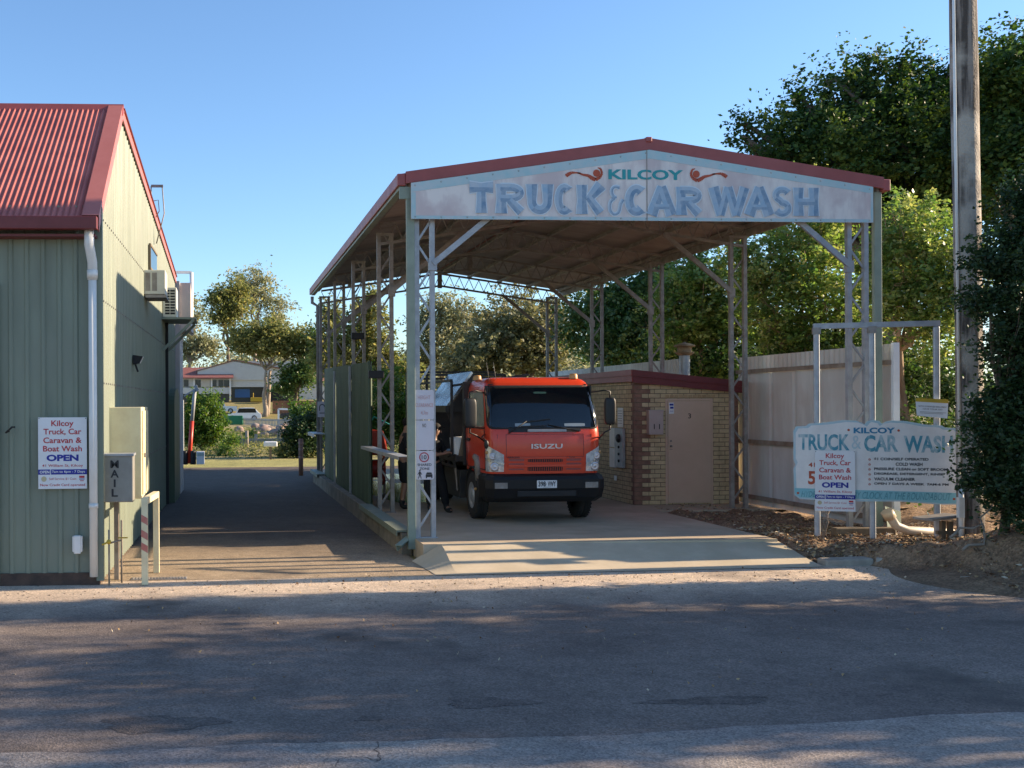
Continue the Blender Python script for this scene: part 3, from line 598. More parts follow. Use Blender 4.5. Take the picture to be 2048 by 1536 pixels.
# roof
b = MB(); n = int(9/.076*4); vs = []; sh = (0,.7,1,.7,0,-.7,-1,-.7); nn2 = int(9/.076*4)
ov = .28
def rp(a_, s_, dz=0): 
    z = EZ+(RZ-EZ)*s_/RS if s_ < RS else RZ-(RZ-BZ)*(s_-RS)/(BS-RS); return WP(a_,s_,z+.03+dz)
for i in range(nn2+1):
    a_ = -.02+9*i/nn2; d_ = .019*(0,1,0,-1)[i % 4]; vs += [rp(a_,-ov,d_), rp(a_,RS,d_)]
b.add(vs, [(2*i,2*i+1,2*i+3,2*i+2) for i in range(nn2)]); b.sm = False
b.build('front_roof', M['red_roof'], ws, recalc=False)
b = MB(); b.quad(rp(-.08,RS,0),rp(9,RS,0),rp(9,BS+.1,0),rp(-.08,BS+.1,0)); b.build('rear_roof', M['red_roof'], ws)
b = MB(); b.prism([rp(-.06,RS-.14,-.04),rp(-.06,RS,.06),rp(-.06,RS+.14,0.0)], wl*9); b.build('ridge_cap', M['red_trim'], ws)
b = MB()
for (s0, s1) in ((-ov,RS),(RS,BS+.1)):
    p, q = rp(0,s0,.03), rp(0,s1,.03); up = Vector((0,0,1))
    b.add([p+wo*.05-up*.19, q+wo*.05-up*.19, q+wo*.05+up*.02, p+wo*.05+up*.02, p-wo*.16+up*.02, q-wo*.16+up*.02, p-wo*.16-up*.03, q-wo*.16-up*.03, p+wo*.03-up*.19, q+wo*.03-up*.19],
          [(0,1,2,3),(3,2,5,4),(4,5,7,6),(0,8,9,1)])
b.build('barge_capping', mat('barge_red',(.46,.15,.12),.45,0,(.38,.11,.09),3,.5), ws)
b = MB(); g0 = EZ-.28*(RZ-EZ)/RS+.02; b.prism([WP(-.04,-ov-.12,g0-.13),WP(-.04,-ov,g0-.13),WP(-.04,-ov,g0+.03),WP(-.04,-ov-.12,g0+.03)], wl*9); b.build('gutter', M['maroon'], ws, bevel=.01)
b = MB(); b.prism([WP(0,-ov+.02,g0-.20),WP(9,-ov+.02,g0-.20),WP(9,0.0,g0-.20),WP(0,0.0,g0-.20)],(0,0,.03)); b.build('soffit', M['maroon'], ws)
b = MB(); c = WP(.08,-.14,0)
b.tube([(c.x,c.y-.10,g0-.12),(c.x,c.y-.10,g0-.30),(c.x+.02,c.y+.05,g0-.50),(c.x+.02,c.y+.05,g0-.72)], .062, 14); b.tube([(c.x+.02,c.y+.05,g0-.62),(c.x+.02,c.y+.05,-.14)], .052, 14); b.tube([(c.x+.02,c.y+.05,g0-.70),(c.x+.02,c.y+.05,g0-.60)], .068, 14); b.tube([(c.x+.02,c.y+.05,.72),(c.x+.02,c.y+.05,.78)], .06, 14)
b.build('downpipe', M['white_pvc'], ws)
# roller door at the extreme left
b = MB(); vs = []
for k in range(61):
    p = WP(1.30,-.03-(.012 if k % 2 else 0),-.2+k*.062); q = WP(4.6,-.03-(.012 if k % 2 else 0),-.2+k*.062); vs += [p, q]
b.add(vs, [(2*i,2*i+1,2*i+3,2*i+2) for i in range(60)]); b.build('roller_door', M['timber'], ws, recalc=False)
b = MB(); b.prism([WP(1.24,-.05,-.2),WP(1.31,-.05,-.2),WP(1.31,-.05,3.56),WP(1.24,-.05,3.56)], wd*.05); b.build('door_jamb', M['green_sheet'], ws)
# window high on the side wall, rear bay
b = MB(); 
for s0, s1, z0, z1 in ((6.6,8.0,4.62,5.02),): b.prism([WP(-.03,s0,z0),WP(-.03,s1,z0),WP(-.03,s1,z1),WP(-.03,s0,z1)], wo*.03)
wn = b.build('window', M['glass_dark'], ws)
b = MB(); b.bar(WP(-.05,6.55,4.6),WP(-.05,8.05,4.6),.04,.04); b.bar(WP(-.05,6.55,5.04),WP(-.05,8.05,5.04),.04,.04); b.bar(WP(-.05,6.57,4.6),WP(-.05,6.57,5.04),.04,.04,up=wd); b.build('window_frame', M['timber'], wn)
an = empty('rear_annex', WP(0,BS,-.25), 'pale rendered wall standing behind the workshop at the far end of the alley', 'building')
b = MB(); p0 = WP(-.02,BS+.25,-.3)
prof = [(BS+.25,-.3),(BS+1.5,-.3),(BS+1.5,4.95),(BS+1.3,4.9),(BS+.9,4.95),(BS+.25,5.22)]
b.prism([WP(-.12,s_,z) for s_, z in prof], wl*5); b.prism([WP(-.40,s_,z) for s_, z in ((BS+.3,3.95),(BS+1.48,3.95),(BS+1.48,4.9),(BS+1.2,4.84),(BS+.8,4.95),(BS+.3,5.18))], wl*.27); b.build('wall', mat('annex_render',(.66,.58,.53),.8,0,(.54,.48,.45),1.5,.7,bump=.2), an)
b = MB(); b.tube([WP(-.36,BS+1.55,5.6),WP(-.36,BS+1.55,3.9)], .05, 8); b.bar(WP(-.36,BS+1.55,5.6),WP(.3,BS+1.45,5.6),.06,.07); b.build('vent_pipe', M['white_pvc'], an)
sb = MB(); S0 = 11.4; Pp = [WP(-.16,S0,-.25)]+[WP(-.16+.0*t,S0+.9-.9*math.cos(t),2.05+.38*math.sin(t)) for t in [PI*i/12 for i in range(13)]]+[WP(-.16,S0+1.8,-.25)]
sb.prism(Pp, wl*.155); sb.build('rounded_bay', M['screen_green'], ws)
b = MB(); b.bar(WP(-.05,10.6,-.2),WP(-.05,10.6,3.9),.07,.07,up=wd); b.build('cable_duct', M['dark'], ws)
for k, (s_, zt, lbl) in enumerate(((7.9,5.95,'taller thin roof pipe bracket over the green workshop gable'),)):
    b = MB(); a0 = WP(.04,s_,wallz(s_)+.55); b.bar(a0, a0+wo*.24, .04, .05); b.tube([a0+wo*.22, a0+wo*.26-Vector((0,0,.55)), a0+wo*.10-Vector((0,0,1.15))], .012, 6); b.tube([a0,a0-Vector((0,0,.6))],.012,6)
    b.tube([a0+wo*.04-Vector((0,0,.3)), a0+wo*.14-Vector((0,0,.28)), a0+wo*.16-Vector((0,0,.5)), a0+wo*.02-Vector((0,0,.75))],.01,6)
    tag(b.build('cable_bracket', M['galv_dull']), lbl, 'bracket')
# switchboard cupboard
def wx(px, off=0):            # distance along the side wall seen at a photo column, at off metres out from the wall
    k = (px-440)/2150.; # X = k*Y
    X0 = WC.x+off; t = math.tan(ang); Y = (X0-t*WC.y)/(k-t); return Y
mbx = empty('switchboard_cupboard', WP(-.22,.9,.75), 'large cream metal switchboard cupboard fixed to the workshop side wall', 'cupboard')
b = MB(); b.box((-1.50,14.66,.75),(-1.06,15.9,1.99)); b.build('cabinet', M['cream'], mbx, bevel=.01)
b = MB(); b.box((-1.055,14.74,.80),(-1.045,15.82,1.94)); d = b.build('door', M['cream'], mbx); 
b = MB(); b.box((-1.043,14.85,1.30),(-1.02,14.88,1.36)); b.build('latch', M['galv_dull'], d)
# mailbox
ml = empty('mailbox', (-1.34,14.0,-.25), 'grey metal mailbox on a post with vertical black lettering', 'mailbox')
b = MB(); q0 = at(207,1005,13.92); q1 = at(266,909,13.92); b.box((q0.x,13.92,q0.z),(q1.x,14.22,q1.z)); b.build('box', mat('mail_grey',(.30,.29,.26),.5,.2,(.22,.2,.18),5,.6), ml, bevel=.012)
b = MB(); b.box((q0.x-.01,13.90,q1.z-.02),(q1.x+.015,14.23,q1.z+.012)); b.build('lid', M['galv'], ml, bevel=.006)
b = MB(); pl = Plane2((q0.x,13.918,q1.z),(1,0,0),(0,0,1),.4,.6); w_ = q1.x-q0.x; h_ = q1.z-q0.z
for ch, f, wd_ in (('M',.20,.105),('A',.40,.105),('I',.60,.024),('L',.80,.08)): pl.text(b,ch,w_*.38,h_*f,wd_,.10,.025,.003)
b.build('lettering', M['ink'], ml, recalc=False)
b = MB(); b.box((-1.38,14.1,-.25),(-1.32,14.16,q0.z)); b.build('post', M['rail_rust'], ml)
# water taps and pipes at the corner
tp = empty('standpipe', (-1.42,13.72,-.25), 'thin copper standpipe with brass tap at the workshop corner', 'standpipe')
b = MB(); b.tube([(-1.40,13.66,-.25),(-1.40,13.66,.45)], .012, 8); b.tube([(-1.26,13.85,-.25),(-1.26,13.85,.55)], .012, 8); b.tube([(-1.40,13.66,.28),(-1.26,13.8,.30)], .012, 8); b.build('pipe', M['rail_rust'], tp)
b = MB(); b.ball((-1.40,13.64,.30),.03); b.tube([(-1.40,13.64,.30),(-1.48,13.6,.27)],.012,8); b.bar((-1.30,13.8,.33),(-1.18,13.8,.33),.02,.015); b.build('tap', M['yellow'], tp)
# air conditioners
def ac(s_, px_r, z0, z1, dep, kind):
    base = WP(0,s_,z0); e = empty('air_conditioner', base, 'boxy cream air conditioner with two dark side grilles high on the green wall' if kind == 1 else 'slatted cream condenser unit on a wall bracket behind the boxy one', 'air conditioner', 'air conditioners on the workshop wall')
    W_ = .38 if kind == 1 else .30; L_ = .75
    X0 = base.x+.02; b = MB(); b.box((X0,base.y,z0),(X0+W_,base.y+dep,z1)); b.build('case', M['ac_white'], e, bevel=.012)
    b = MB(); yq = base.y-.004
    if kind == 1:
        b.box((X0+.02,yq,z0+.06),(X0+.11,yq+.006,z1-.05)); b.box((X0+.14,yq,z0+.06),(X0+.23,yq+.006,z1-.05))
        b.build('grille', M['galv_dull'], e); b = MB(); b.box((X0+.02,base.y,z0-.06),(X0+W_+.02,base.y+dep,z0-.008)); b.build('tray', M['galv_dull'], e)
    else:
        for r_ in range(9):
            for c_ in range(2): b.box((X0+.05+c_*.115,yq,z0+.06+r_*.062),(X0+.15+c_*.115,yq+.006,z0+.10+r_*.062))
        b.build('grille', M['dark'], e)
ac(5.75, 0, 4.02, 4.46, .7, 1); ac(9.9, 0, 3.95, 4.60, .75, 2)
b = MB(); p = WP(0,9.9,3.93); b.box((p.x,p.y-.3,3.88),(p.x+.75,p.y+1.1,3.925)); b.bar((p.x+.70,p.y-.28,3.87),(p.x+.02,p.y-.28,3.20),.05,.06); b.bar((p.x+.70,p.y+1.05,3.87),(p.x+.02,p.y+1.05,3.20),.05,.06)
tag(b.build('wall_bracket', M['green_trim']), 'green triangular steel bracket carrying the rear condenser unit', 'bracket')
fl = empty('floodlight', WP(0,3.75,2.65), 'small black floodlight on the shaded part of the green side wall', 'floodlight')
p = WP(0,3.75,2.68); b = MB(); b.prism([p+Vector((.03,0,.0)),p+Vector((.03,0,.15)),p+Vector((.18,0,.13)),p+Vector((.13,0,.02))],(0,.2,0)); b.bar(p+Vector((.06,.1,.0)),p+Vector((.10,.1,-.12)),.03,.03); b.build('housing', M['dark'], fl)
b = MB(); b.quad(p+Vector((.135,.01,.02)),p+Vector((.19,.01,.125)),p+Vector((.19,.19,.125)),p+Vector((.135,.19,.02))); b.build('glass', M['white_paint'], fl)
# hitching-rail style barrier
hr = empty('hoop_barrier', (-.9,14.1,-.25), 'pale square steel hoop barrier with faded red stripes on its front post', 'barrier')
p0 = gd(290,1169); p1 = gd(313,1145); zt = 1.0
zt0 = at(290,1008,p0.y).z
b = MB(); b.box((p0.x-.04,p0.y-.04,-.25),(p0.x+.04,p0.y+.04,zt0)); f_ = b.build('post', M['cream'], hr, bevel=.004)
b = MB()
for z0 in (.55,.36,.20): b.add([(p0.x-.041,p0.y-.042,z0),(p0.x+.041,p0.y-.042,z0-.05),(p0.x+.041,p0.y-.042,z0+.04),(p0.x-.041,p0.y-.042,z0+.09)],[(0,1,2,3)])
b.build('stripe', M['faded_red'] if False else mat('stripe_red',(.50,.14,.10),.6,0,(.5,.3,.25),8,.6), f_, recalc=False)
b = MB(); b.box((p1.x-.04,p1.y-.04,-.25),(p1.x+.04,p1.y+.04,zt0)); b.build('post', M['cream'], hr, bevel=.004)
b = MB(); b.bar((p0.x,p0.y-.04,zt0+.04),(p1.x,p1.y+.04,zt0+.04),.08,.08); b.build('top_rail', M['cream'], hr, bevel=.004)
b = MB(); q = gd(262,1160); b.box((q.x,q.y-.02,-.253),(q.x+.72,q.y+.16,-.244))
for k in range(18): b.box((q.x+.02+k*.04,q.y,-.244),(q.x+.034+k*.04,q.y+.14,-.236))
tag(b.build('drain_grate', M['galv_dull']), 'narrow slotted steel drain grate behind the hoop barrier', 'drain grate')
b = MB(); q = at(146,1103,13.75); q2 = at(166,1071,13.75); b.box((q.x,13.68,q.z),(q2.x,13.76,q2.z)); b.box((q.x+.02,13.66,q.z-.02),(q2.x-.02,13.70,q2.z+.01))
tag(b.build('power_outlet', M['white_pvc'], bevel=.012), 'white weatherproof power outlet low on the green front wall', 'power outlet')
b = MB(); q = at(18,862,13.74); b.tube([q, q+Vector((-.03,-.05,-.02)), q+Vector((.05,-.06,.05)), q+Vector((.08,-.04,.05))], .012, 6); tag(b.build('wall_hook', M['rubber']), 'small dark hook on the green wall by the roller door', 'hook')
# ---------------------------------------------------------------- the OPEN signs
def open_sign(O_, R, U, W, Hh, label, bend=0):
    pl = Plane2(O_, R, U, W, Hh); e = empty('open_sign', Vector(O_)+Vector(R).normalized()*W/2-Vector(U).normalized()*Hh, label, 'sign', 'white wash opening hours signs')
    b = MB(); b.prism([pl.p(0,Hh,0),pl.p(W,Hh,0),pl.p(W,0,0),pl.p(0,0,0)], pl.N*-.005); b.build('board', M['white_paint'], e)
    b = MB(); T = lambda m_, t, cx, cy, w, h, bo=.02: pl.text(m_, t, cx*W, cy*Hh, w*W, h*Hh, bo, .002)
    T(b,'Kilcoy',.50,.095,.46,.105,.02); T(b,'Truck, Car',.50,.205,.78,.095,.02); T(b,'Caravan &',.50,.320,.79,.082,.02); T(b,'Boat Wash',.50,.438,.80,.080,.02)
    T(b,'41 William St, Kilcoy',.50,.680,.84,.048,.01); T(b,'Self Service $1 Coin',.50,.862,.56,.036,.0); T(b,'Now Credit Card operated',.50,.950,.92,.046,.01)
    pl.rect(b,.84*W,.82*Hh,.95*W,.85*Hh,.002); pl.rect(b,.855*W,.885*Hh,.935*W,.895*Hh,.002); b.build('red_lettering', M['sign_red'], e, recalc=False)
    b = MB(); T(b,'OPEN',.50,.567,.66,.092,.045); pl.rect(b,0,.728*Hh,.245*W,.80*Hh,.002); pl.rect(b,.262*W,.728*Hh,W,.80*Hh,.002); pl.rect(b,.84*W,.86*Hh,.95*W,.872*Hh,.002); b.build('blue_lettering', M['sign_blue'], e, recalc=False)
    b = MB(); pl.text(b,'OPEN',.13*W,.764*Hh,.20*W,.040*Hh,.03,.004); pl.text(b,'7am to 6pm - 7 Days',.62*W,.764*Hh,.68*W,.044*Hh,.015,.004); b.build('white_lettering', M['white_paint'], e, recalc=False)
    b = MB(); pl.disc(b,.115*W,.862*Hh,.055*W,.003); b.build('coin_picture', M['coin'], e, recalc=False)
    b = MB(); pl.disc(b,.02*W,.015*Hh,.006,.004,n=8); pl.disc(b,.98*W,.015*Hh,.006,.004,n=8); b.build('screw', M['dark'], e, recalc=False)
Yw = 13.72; a0 = at(76,835,Yw); a1 = at(174,977,Yw)
open_sign((a0.x,Yw,a0.z),(1,0,0),(0,0,1),a1.x-a0.x,a0.z-a1.z,'white opening hours sign screwed to the green workshop wall')
# ---------------------------------------------------------------- three traffic plates on the front lattice post
def plate(name, px0, py0, px1, py1, label, m):
    Yp = 15.93; a_ = at(px0,py0,Yp); c_ = at(px1,py1,Yp); W_, H_ = c_.x-a_.x, a_.z-c_.z
    e = empty(name, (a_.x+W_/2,Yp,c_.z), label, 'sign', 'plates on the front lattice post'); pl = Plane2((a_.x,Yp,a_.z),(1,0,0),(0,0,1),W_,H_)
    b = MB(); r = .03; cor = []
    for (cx, cy, a1_) in ((W_-r,r,-90),(W_-r,H_-r,0),(r,H_-r,90),(r,r,180)):
        for k in range(5): t = math.radians(a1_+k*22.5); cor.append(pl.p(cx+r*math.cos(t), cy+r*math.sin(t), 0))
    b.prism(cor, (0,.004,0)); b.build('plate', m, e); return e, pl, W_, H_
pw = mat('plate_white',(.62,.60,.66),.45,0,(.56,.54,.58),5,.5)
e, pl, W_, H_ = plate('clearance_sign',829,780,868,839,'white plate with faded red height clearance wording, topmost on the front post',pw)
b = MB(); pl.text(b,'HEIGHT',W_*.5,H_*.25,W_*.66,H_*.13,.01,.003); pl.text(b,'CLEARANCE',W_*.5,H_*.51,W_*.92,H_*.13,.01,.003); pl.text(b,'4.7m',W_*.5,H_*.77,W_*.36,H_*.14,.01,.003); b.build('lettering', M['faded_red'], e, recalc=False)
e, pl, W_, H_ = plate('blank_sign',829,841,868,900,'mostly blank white plate with one small word, middle of the front post',pw)
b = MB(); pl.text(b,'NO',W_*.5,H_*.17,W_*.2,H_*.13,.02,.003); b.build('lettering', M['ink_faded'], e, recalc=False)
e, pl, W_, H_ = plate('shared_zone_sign',830,902,868,959,'white shared zone plate with red ring speed limit, lowest on the front post',pw)
b = MB(); pl.disc(b,W_*.48,H_*.22,.075,.003,r0=.058,n=28); b.build('ring', mat('ring_red',(.42,.05,.08),.5), e, recalc=False)
b = MB(); pl.text(b,'10',W_*.48,H_*.22,.075,.065,.015,.003); pl.text(b,'SHARED',W_*.5,H_*.48,W_*.74,H_*.09,.01,.003); pl.text(b,'ZONE',W_*.5,H_*.62,W_*.52,H_*.085,.01,.003)
cx, cy = W_*.25, H_*.82
pl.disc(b,cx,cy-.055,.012,.003,n=10); pl.poly(b,[(cx-.014,cy-.04),(cx+.014,cy-.04),(cx+.012,cy+.01),(cx-.012,cy+.01)]); pl.poly(b,[(cx-.012,cy+.01),(cx,cy+.01),(cx-.016,cy+.06),(cx-.028,cy+.06)]); pl.poly(b,[(cx,cy+.01),(cx+.012,cy+.01),(cx+.026,cy+.06),(cx+.014,cy+.06)]); pl.poly(b,[(cx+.014,cy-.035),(cx+.035,cy+.0),(cx+.030,cy+.008),(cx+.010,cy-.02)]); pl.poly(b,[(cx-.014,cy-.035),(cx-.035,cy+.0),(cx-.030,cy+.008),(cx-.010,cy-.02)])
cx = W_*.74; pl.poly(b,[(cx-.05,cy),(cx+.05,cy),(cx+.052,cy+.04),(cx-.052,cy+.04)]); pl.poly(b,[(cx-.035,cy-.03),(cx+.035,cy-.03),(cx+.046,cy-.002),(cx-.046,cy-.002)]); pl.rect(b,cx-.05,cy+.04,cx-.033,cy+.058); pl.rect(b,cx+.033,cy+.04,cx+.05,cy+.058)
b.build('lettering', M['ink'], e, recalc=False)
# U-turn plate at the far end
a_ = at(635,803,31.2); c_ = at(650,834,31.2); e = empty('no_u_turn_sign', ((a_.x+c_.x)/2,31.2,c_.z), 'small white plate with a curved arrow on the farthest left post', 'sign')
pl = Plane2((a_.x,31.2,a_.z),(1,0,0),(0,0,1),c_.x-a_.x,a_.z-c_.z); W_, H_ = c_.x-a_.x+.08, a_.z-c_.z
b = MB(); b.box((a_.x,31.2,c_.z),(a_.x+W_,31.206,a_.z)); b.build('plate', pw, e)
b = MB()
for k in range(8):
    t0, t1 = PI+PI*k/8, PI+PI*(k+1)/8; r0, r1 = .06, .085; cx, cy = W_*.45, H_*.35
    pl.poly(b,[(cx+r0*math.cos(t0),cy+r0*math.sin(t0)),(cx+r1*math.cos(t0),cy+r1*math.sin(t0)),(cx+r1*math.cos(t1),cy+r1*math.sin(t1)),(cx+r0*math.cos(t1),cy+r0*math.sin(t1))])
pl.rect(b,W_*.45-.085,H_*.35,W_*.45-.06,H_*.6); pl.rect(b,W_*.2,H_*.72,W_*.8,H_*.77); b.build('arrow', M['ink'], e, recalc=False)
# ================================================================ TRUCK
TX, TY = 5.42, 17.6
tr = empty('tipper_truck', (TX,TY,0), 'orange cab over work truck with black tray parked in the wash bay', 'truck')
def TV(x, y, z): return Vector((TX+x, TY+y, z))
def lerpt(tab, z):
    if z <= tab[0][0]: return tab[0][1]
    for (a, va), (b_, vb) in zip(tab, tab[1:]):
        if a <= z <= b_: t = (z-a)/(b_-a); return va+(vb-va)*t
    return tab[-1][1]
y0t = [(.84,.03),(1.0,.012),(1.3,0),(1.5,.02),(1.62,.05),(1.75,.085),(1.95,.155),(2.10,.232),(2.30,.345),(2.37,.40),(2.42,.48),(2.455,.60),(2.47,.85)]
wt_ = [(.84,.955),(1.0,.965),(1.3,.975),(1.6,.975),(1.8,.965),(2.30,.915),(2.37,.89),(2.42,.85),(2.455,.78),(2.47,.66)]
CB = 1.62   # back of cab
def CP(u, z, off=0):
    "point on the cab skin: u = metres round the front from the centre line, z height"
    w = lerpt(wt_, z); y0 = lerpt(y0t, z); r = .16; s = 1 if u >= 0 else -1; a = abs(u); bow = .05; e = w-r; arcl = r*PI/2
    if a <= e: x, y, nx, ny = a, y0+bow*(a/w)**2, .10*a, -1
    elif a <= e+arcl:
        t = (a-e)/r; x = e+r*math.sin(t); y = y0+bow*(e/w)**2+r*(1-math.cos(t)); nx, ny = math.sin(t), -math.cos(t)
    else: x = w; y = y0+bow*(e/w)**2+r+(a-e-arcl); nx, ny = 1, 0
    l = math.hypot(nx, ny); return TV(s*(x+off*nx/l), y+off*ny/l, z)
def usd(y, z):    # u of a side point lying y metres behind the front
    w = lerpt(wt_, z); e = w-.16; return e+.16*PI/2+max(0, y-(lerpt(y0t, z)+.05*(e/w)**2+.16))
zs = [.84,.92,1.0,1.15,1.3,1.4,1.5,1.56,1.62,1.68,1.75,1.9,2.05,2.2,2.30,2.34,2.37,2.395,2.42,2.44,2.455,2.47]
b = MB(); nu = 64; b.sm = True; vs = []
for z in zs:
    um = usd(CB, z)
    for i in range(nu+1): vs.append(CP(-um+2*um*i/nu, z))
W_ = nu+1
def open_face(j, i):
    um = usd(CB, zs[j]); u0 = -um+2*um*(i+.5)/nu; return zs[j] >= 1.615 and zs[j+1] <= 2.305 and abs(u0) < .93
b.add(vs, [(j*W_+i, j*W_+i+1, (j+1)*W_+i+1, (j+1)*W_+i) for j in range(len(zs)-1) for i in range(nu) if not open_face(j, i)]); b.sm = False
k = 0; n_ = len(zs)
b.f.append(tuple((n_-1)*W_+i for i in range(W_))); b.m.append(0); b.smooth.append(True)
b.f.append(tuple([j*W_ for j in range(n_)]+[(n_-1-j)*W_+nu for j in range(n_)])); b.m.append(0); b.smooth.append(False)
cab = b.build('cab', M['truck_orange'], tr, recalc=False)
def patch(name, u0, u1, z0, z1, off, m, parent, nu=16, nv=8, rc=0.08, thick=0):
    "panel lying on the cab skin with rounded corners"
    mb = MB(); cu, cz = (u0+u1)/2, (z0+z1)/2; hu, hz = (u1-u0)/2, (z1-z0)/2
    def fn(a, c):
        x = (a*2-1); y = (c*2-1); px_ = x*hu; pz = y*hz
        ix, iz = hu-rc, hz-rc; dx, dz = max(0, abs(px_)-ix), max(0, abs(pz)-iz)
        if dx > 0 and dz > 0:
            m_ = max(dx, dz); l = math.hypot(dx, dz); f_ = m_/l; px_ = math.copysign(ix+dx*f_, px_); pz = math.copysign(iz+dz*f_, pz)
        return CP(cu+px_, cz+pz, off)
    mb.grid(fn, nu, nv); return mb.build(name, m, parent, recalc=False)
patch('windscreen_seal', -.985, .985, 1.585, 2.325, .004, M['rubber'], cab, 40, 12, .12)
M['wind_glass'] = mat('wind_glass', (.006,.007,.009), .03, 0, (.016,.018,.022), 1.5, .9, spec=.6, coat=.25)
patch('windscreen', -.955, .955, 1.615, 2.30, .009, M['windscreen'], cab, 40, 12, .11)
lin = mat('cab_lining',(.035,.035,.038),.8); b = MB()
b.box(TV(-.90,1.50,1.2), TV(.90,1.53,2.36)); b.box(TV(-.905,.34,1.2), TV(-.885,1.5,2.32)); b.box(TV(.885,.34,1.2), TV(.905,1.5,2.32)); b.box(TV(-.86,.42,2.335), TV(.86,1.5,2.35)); b.box(TV(-.9,.6,1.18), TV(.9,1.5,1.2)); b.build('cab_lining', lin, cab)
b = MB(); b.prism([TV(-.90,.20,1.56),TV(-.90,.70,1.60),TV(-.90,.74,1.30),TV(-.90,.20,1.30)], (1.80,0,0)); b.prism([TV(-.70,.45,1.59),TV(-.70,.66,1.70),TV(-.70,.70,1.60)], (.5,0,0)); b.build('dashboard', mat('dash',(.16,.20,.26),.45,0,(.12,.15,.20),5,.5), cab, bevel=.02)
for x in (-.46, .05, .50):
    b = MB(); b.box(TV(x-.22,1.12,1.25), TV(x+.22,1.26,1.86)); b.box(TV(x-.12,1.14,1.90), TV(x+.12,1.22,2.06)); b.build('seat', mat('seat_cloth',(.30,.34,.42),.9), cab, bevel=.04)
b = MB(); cc = TV(-.46,.72,1.72); ring = [cc+Vector((.21*math.cos(2*PI*i/20), .10*math.sin(2*PI*i/20), .17*math.sin(2*PI*i/20))) for i in range(21)]; b.tube(ring, .016, 8); b.bar(ring[0], ring[10], .03, .03); b.build('steering_wheel', M['dark'], cab)
patch('sticker', -.12, .10, 2.18, 2.215, .012, mat('tint_label',(.02,.07,.06),.4), cab, 4, 2, .005)
for i, (u0, u1, z0, z1) in enumerate(((-.50,-.24,1.63,1.685),(.34,.70,1.63,1.68))): patch('dash_paper', u0, u1, z0, z1, .011, mat('dash_paper%d' % i,(.32,.38,.42),.3), cab, 4, 2, .01)
patch('cowl_panel', -.62, .62, 1.535, 1.60, .008, M['black_plastic'], cab, 16, 3, .03)
b = MB(); b.bar(CP(-.30,1.56,.03), CP(.36,1.56,.03), .03, .045); b.build('light_bar', M['galv'], cab, bevel=.006)
for (u0, z0, u1, z1) in ((-.62,1.52,-.30,1.72),(.58,1.545,.05,1.66)):
    b = MB(); b.tube([CP(u0,z0,.03),CP((u0+u1)/2,(z0+z1)/2,.035),CP(u1,z1,.025)], [.014,.010,.007], 6)
    d_ = .42; b.bar(CP(u1-.02,z1-.02,.018), CP(u1+(.40 if u1 < 0 else -.45),z1+(.03 if u1 < 0 else -.03),.018), .012, .02); b.build('wiper', M['dark'], cab)
# door and side window on both sides
for sg in (-1, 1):
    ua, ub = sg*usd(.34,1.9), sg*usd(1.42,1.9)
    lo, hi = min(ua, ub), max(ua, ub)
    dw = patch('door_window', lo, hi, 1.62, 2.22, .006, M['wind_glass'] if sg > 0 else mat('window_bright',(.42,.43,.36),.1,0,(.30,.33,.28),3,.8,coat=1.), cab, 8, 6, .06)
    b = MB()
    for yy in (.20, 1.50): b.bar(CP(sg*usd(yy,1.2),.90,.003), CP(sg*usd(yy,1.6),1.62,.003), .012, .012)
    b.bar(CP(sg*usd(.2,.9),.90,.003), CP(sg*usd(1.5,.9),.90,.003), .012, .012); b.bar(CP(sg*usd(.30,1.6),1.60,.004), CP(sg*usd(1.45,1.6),1.60,.004), .02, .02)
    b.build('door_seam', M['dark'], cab)
    b = MB(); b.bar(CP(sg*usd(1.25,1.3),1.38,.02), CP(sg*usd(1.45,1.3),1.38,.02), .03, .05); b.build('door_handle', M['black_plastic'], cab, bevel=.008)
    # corner air dam pillar seam, indicator
    b = MB(); b.bar(CP(sg*.80,.87,.004), CP(sg*.80,1.50,.004), .006, .006); b.build('panel_seam', M['maroon'], cab)
# front lid seams
b = MB()
for (u0, z0, u1, z1) in ((-.66,1.50,.66,1.50),(-.66,1.50,-.66,1.12),(.66,1.50,.66,1.12),(-.66,1.12,.66,1.12)):
    n5 = 10
    for k in range(n5): b.bar(CP(u0+(u1-u0)*k/n5, z0+(z1-z0)*k/n5, .002), CP(u0+(u1-u0)*(k+1)/n5, z0+(z1-z0)*(k+1)/n5, .002), .006, .006)
b.build('panel_seam', M['maroon'], cab)
# grille: two rows of slots
for (z0, z1, hw) in ((1.035,1.085,.30),(.885,.955,.30)):
    patch('grille_slot', -hw, hw, z0, z1, .004, M['dark'], cab, 10, 2, .012)
    b = MB()
    for k in range(16): u = -hw+.02+(2*hw-.04)*k/15; b.bar(CP(u,z0+.005,.006), CP(u,z1-.005,.006), .008, .008)
    b.build('grille_bar', M['truck_orange'], cab)
for sg in (-1, 1):
    for (z0, z1) in ((1.05,1.09),(.99,1.02),(.90,.93)): patch('grille_recess', min(sg*.36,sg*.62), max(sg*.36,sg*.62), z0, z1, .003, M['red_trim'], cab, 4, 2, .008)
b = MB(); b.bar(CP(-.62,1.105,.012),CP(0,1.105,.012),.02,.02); b.bar(CP(0,1.105,.012),CP(.62,1.105,.012),.02,.02); b.bar(CP(-.62,.975,.010),CP(0,.975,.010),.018,.03); b.bar(CP(0,.975,.010),CP(.62,.975,.010),.018,.03); b.build('grille_rail', M['truck_orange'], cab)
pl = Plane2(TV(-.5,-.012,1.5),(1,0,0),(0,0,1),1,1); b = MB(); pl.text(b,'ISUZU',.52,.20,.53,.08,.02,.0)
bb = b.build('front_lettering', M['chrome'], cab, recalc=False); sm_ = bb.modifiers.new('thick','SOLIDIFY'); sm_.thickness = .012; sm_.offset = 0
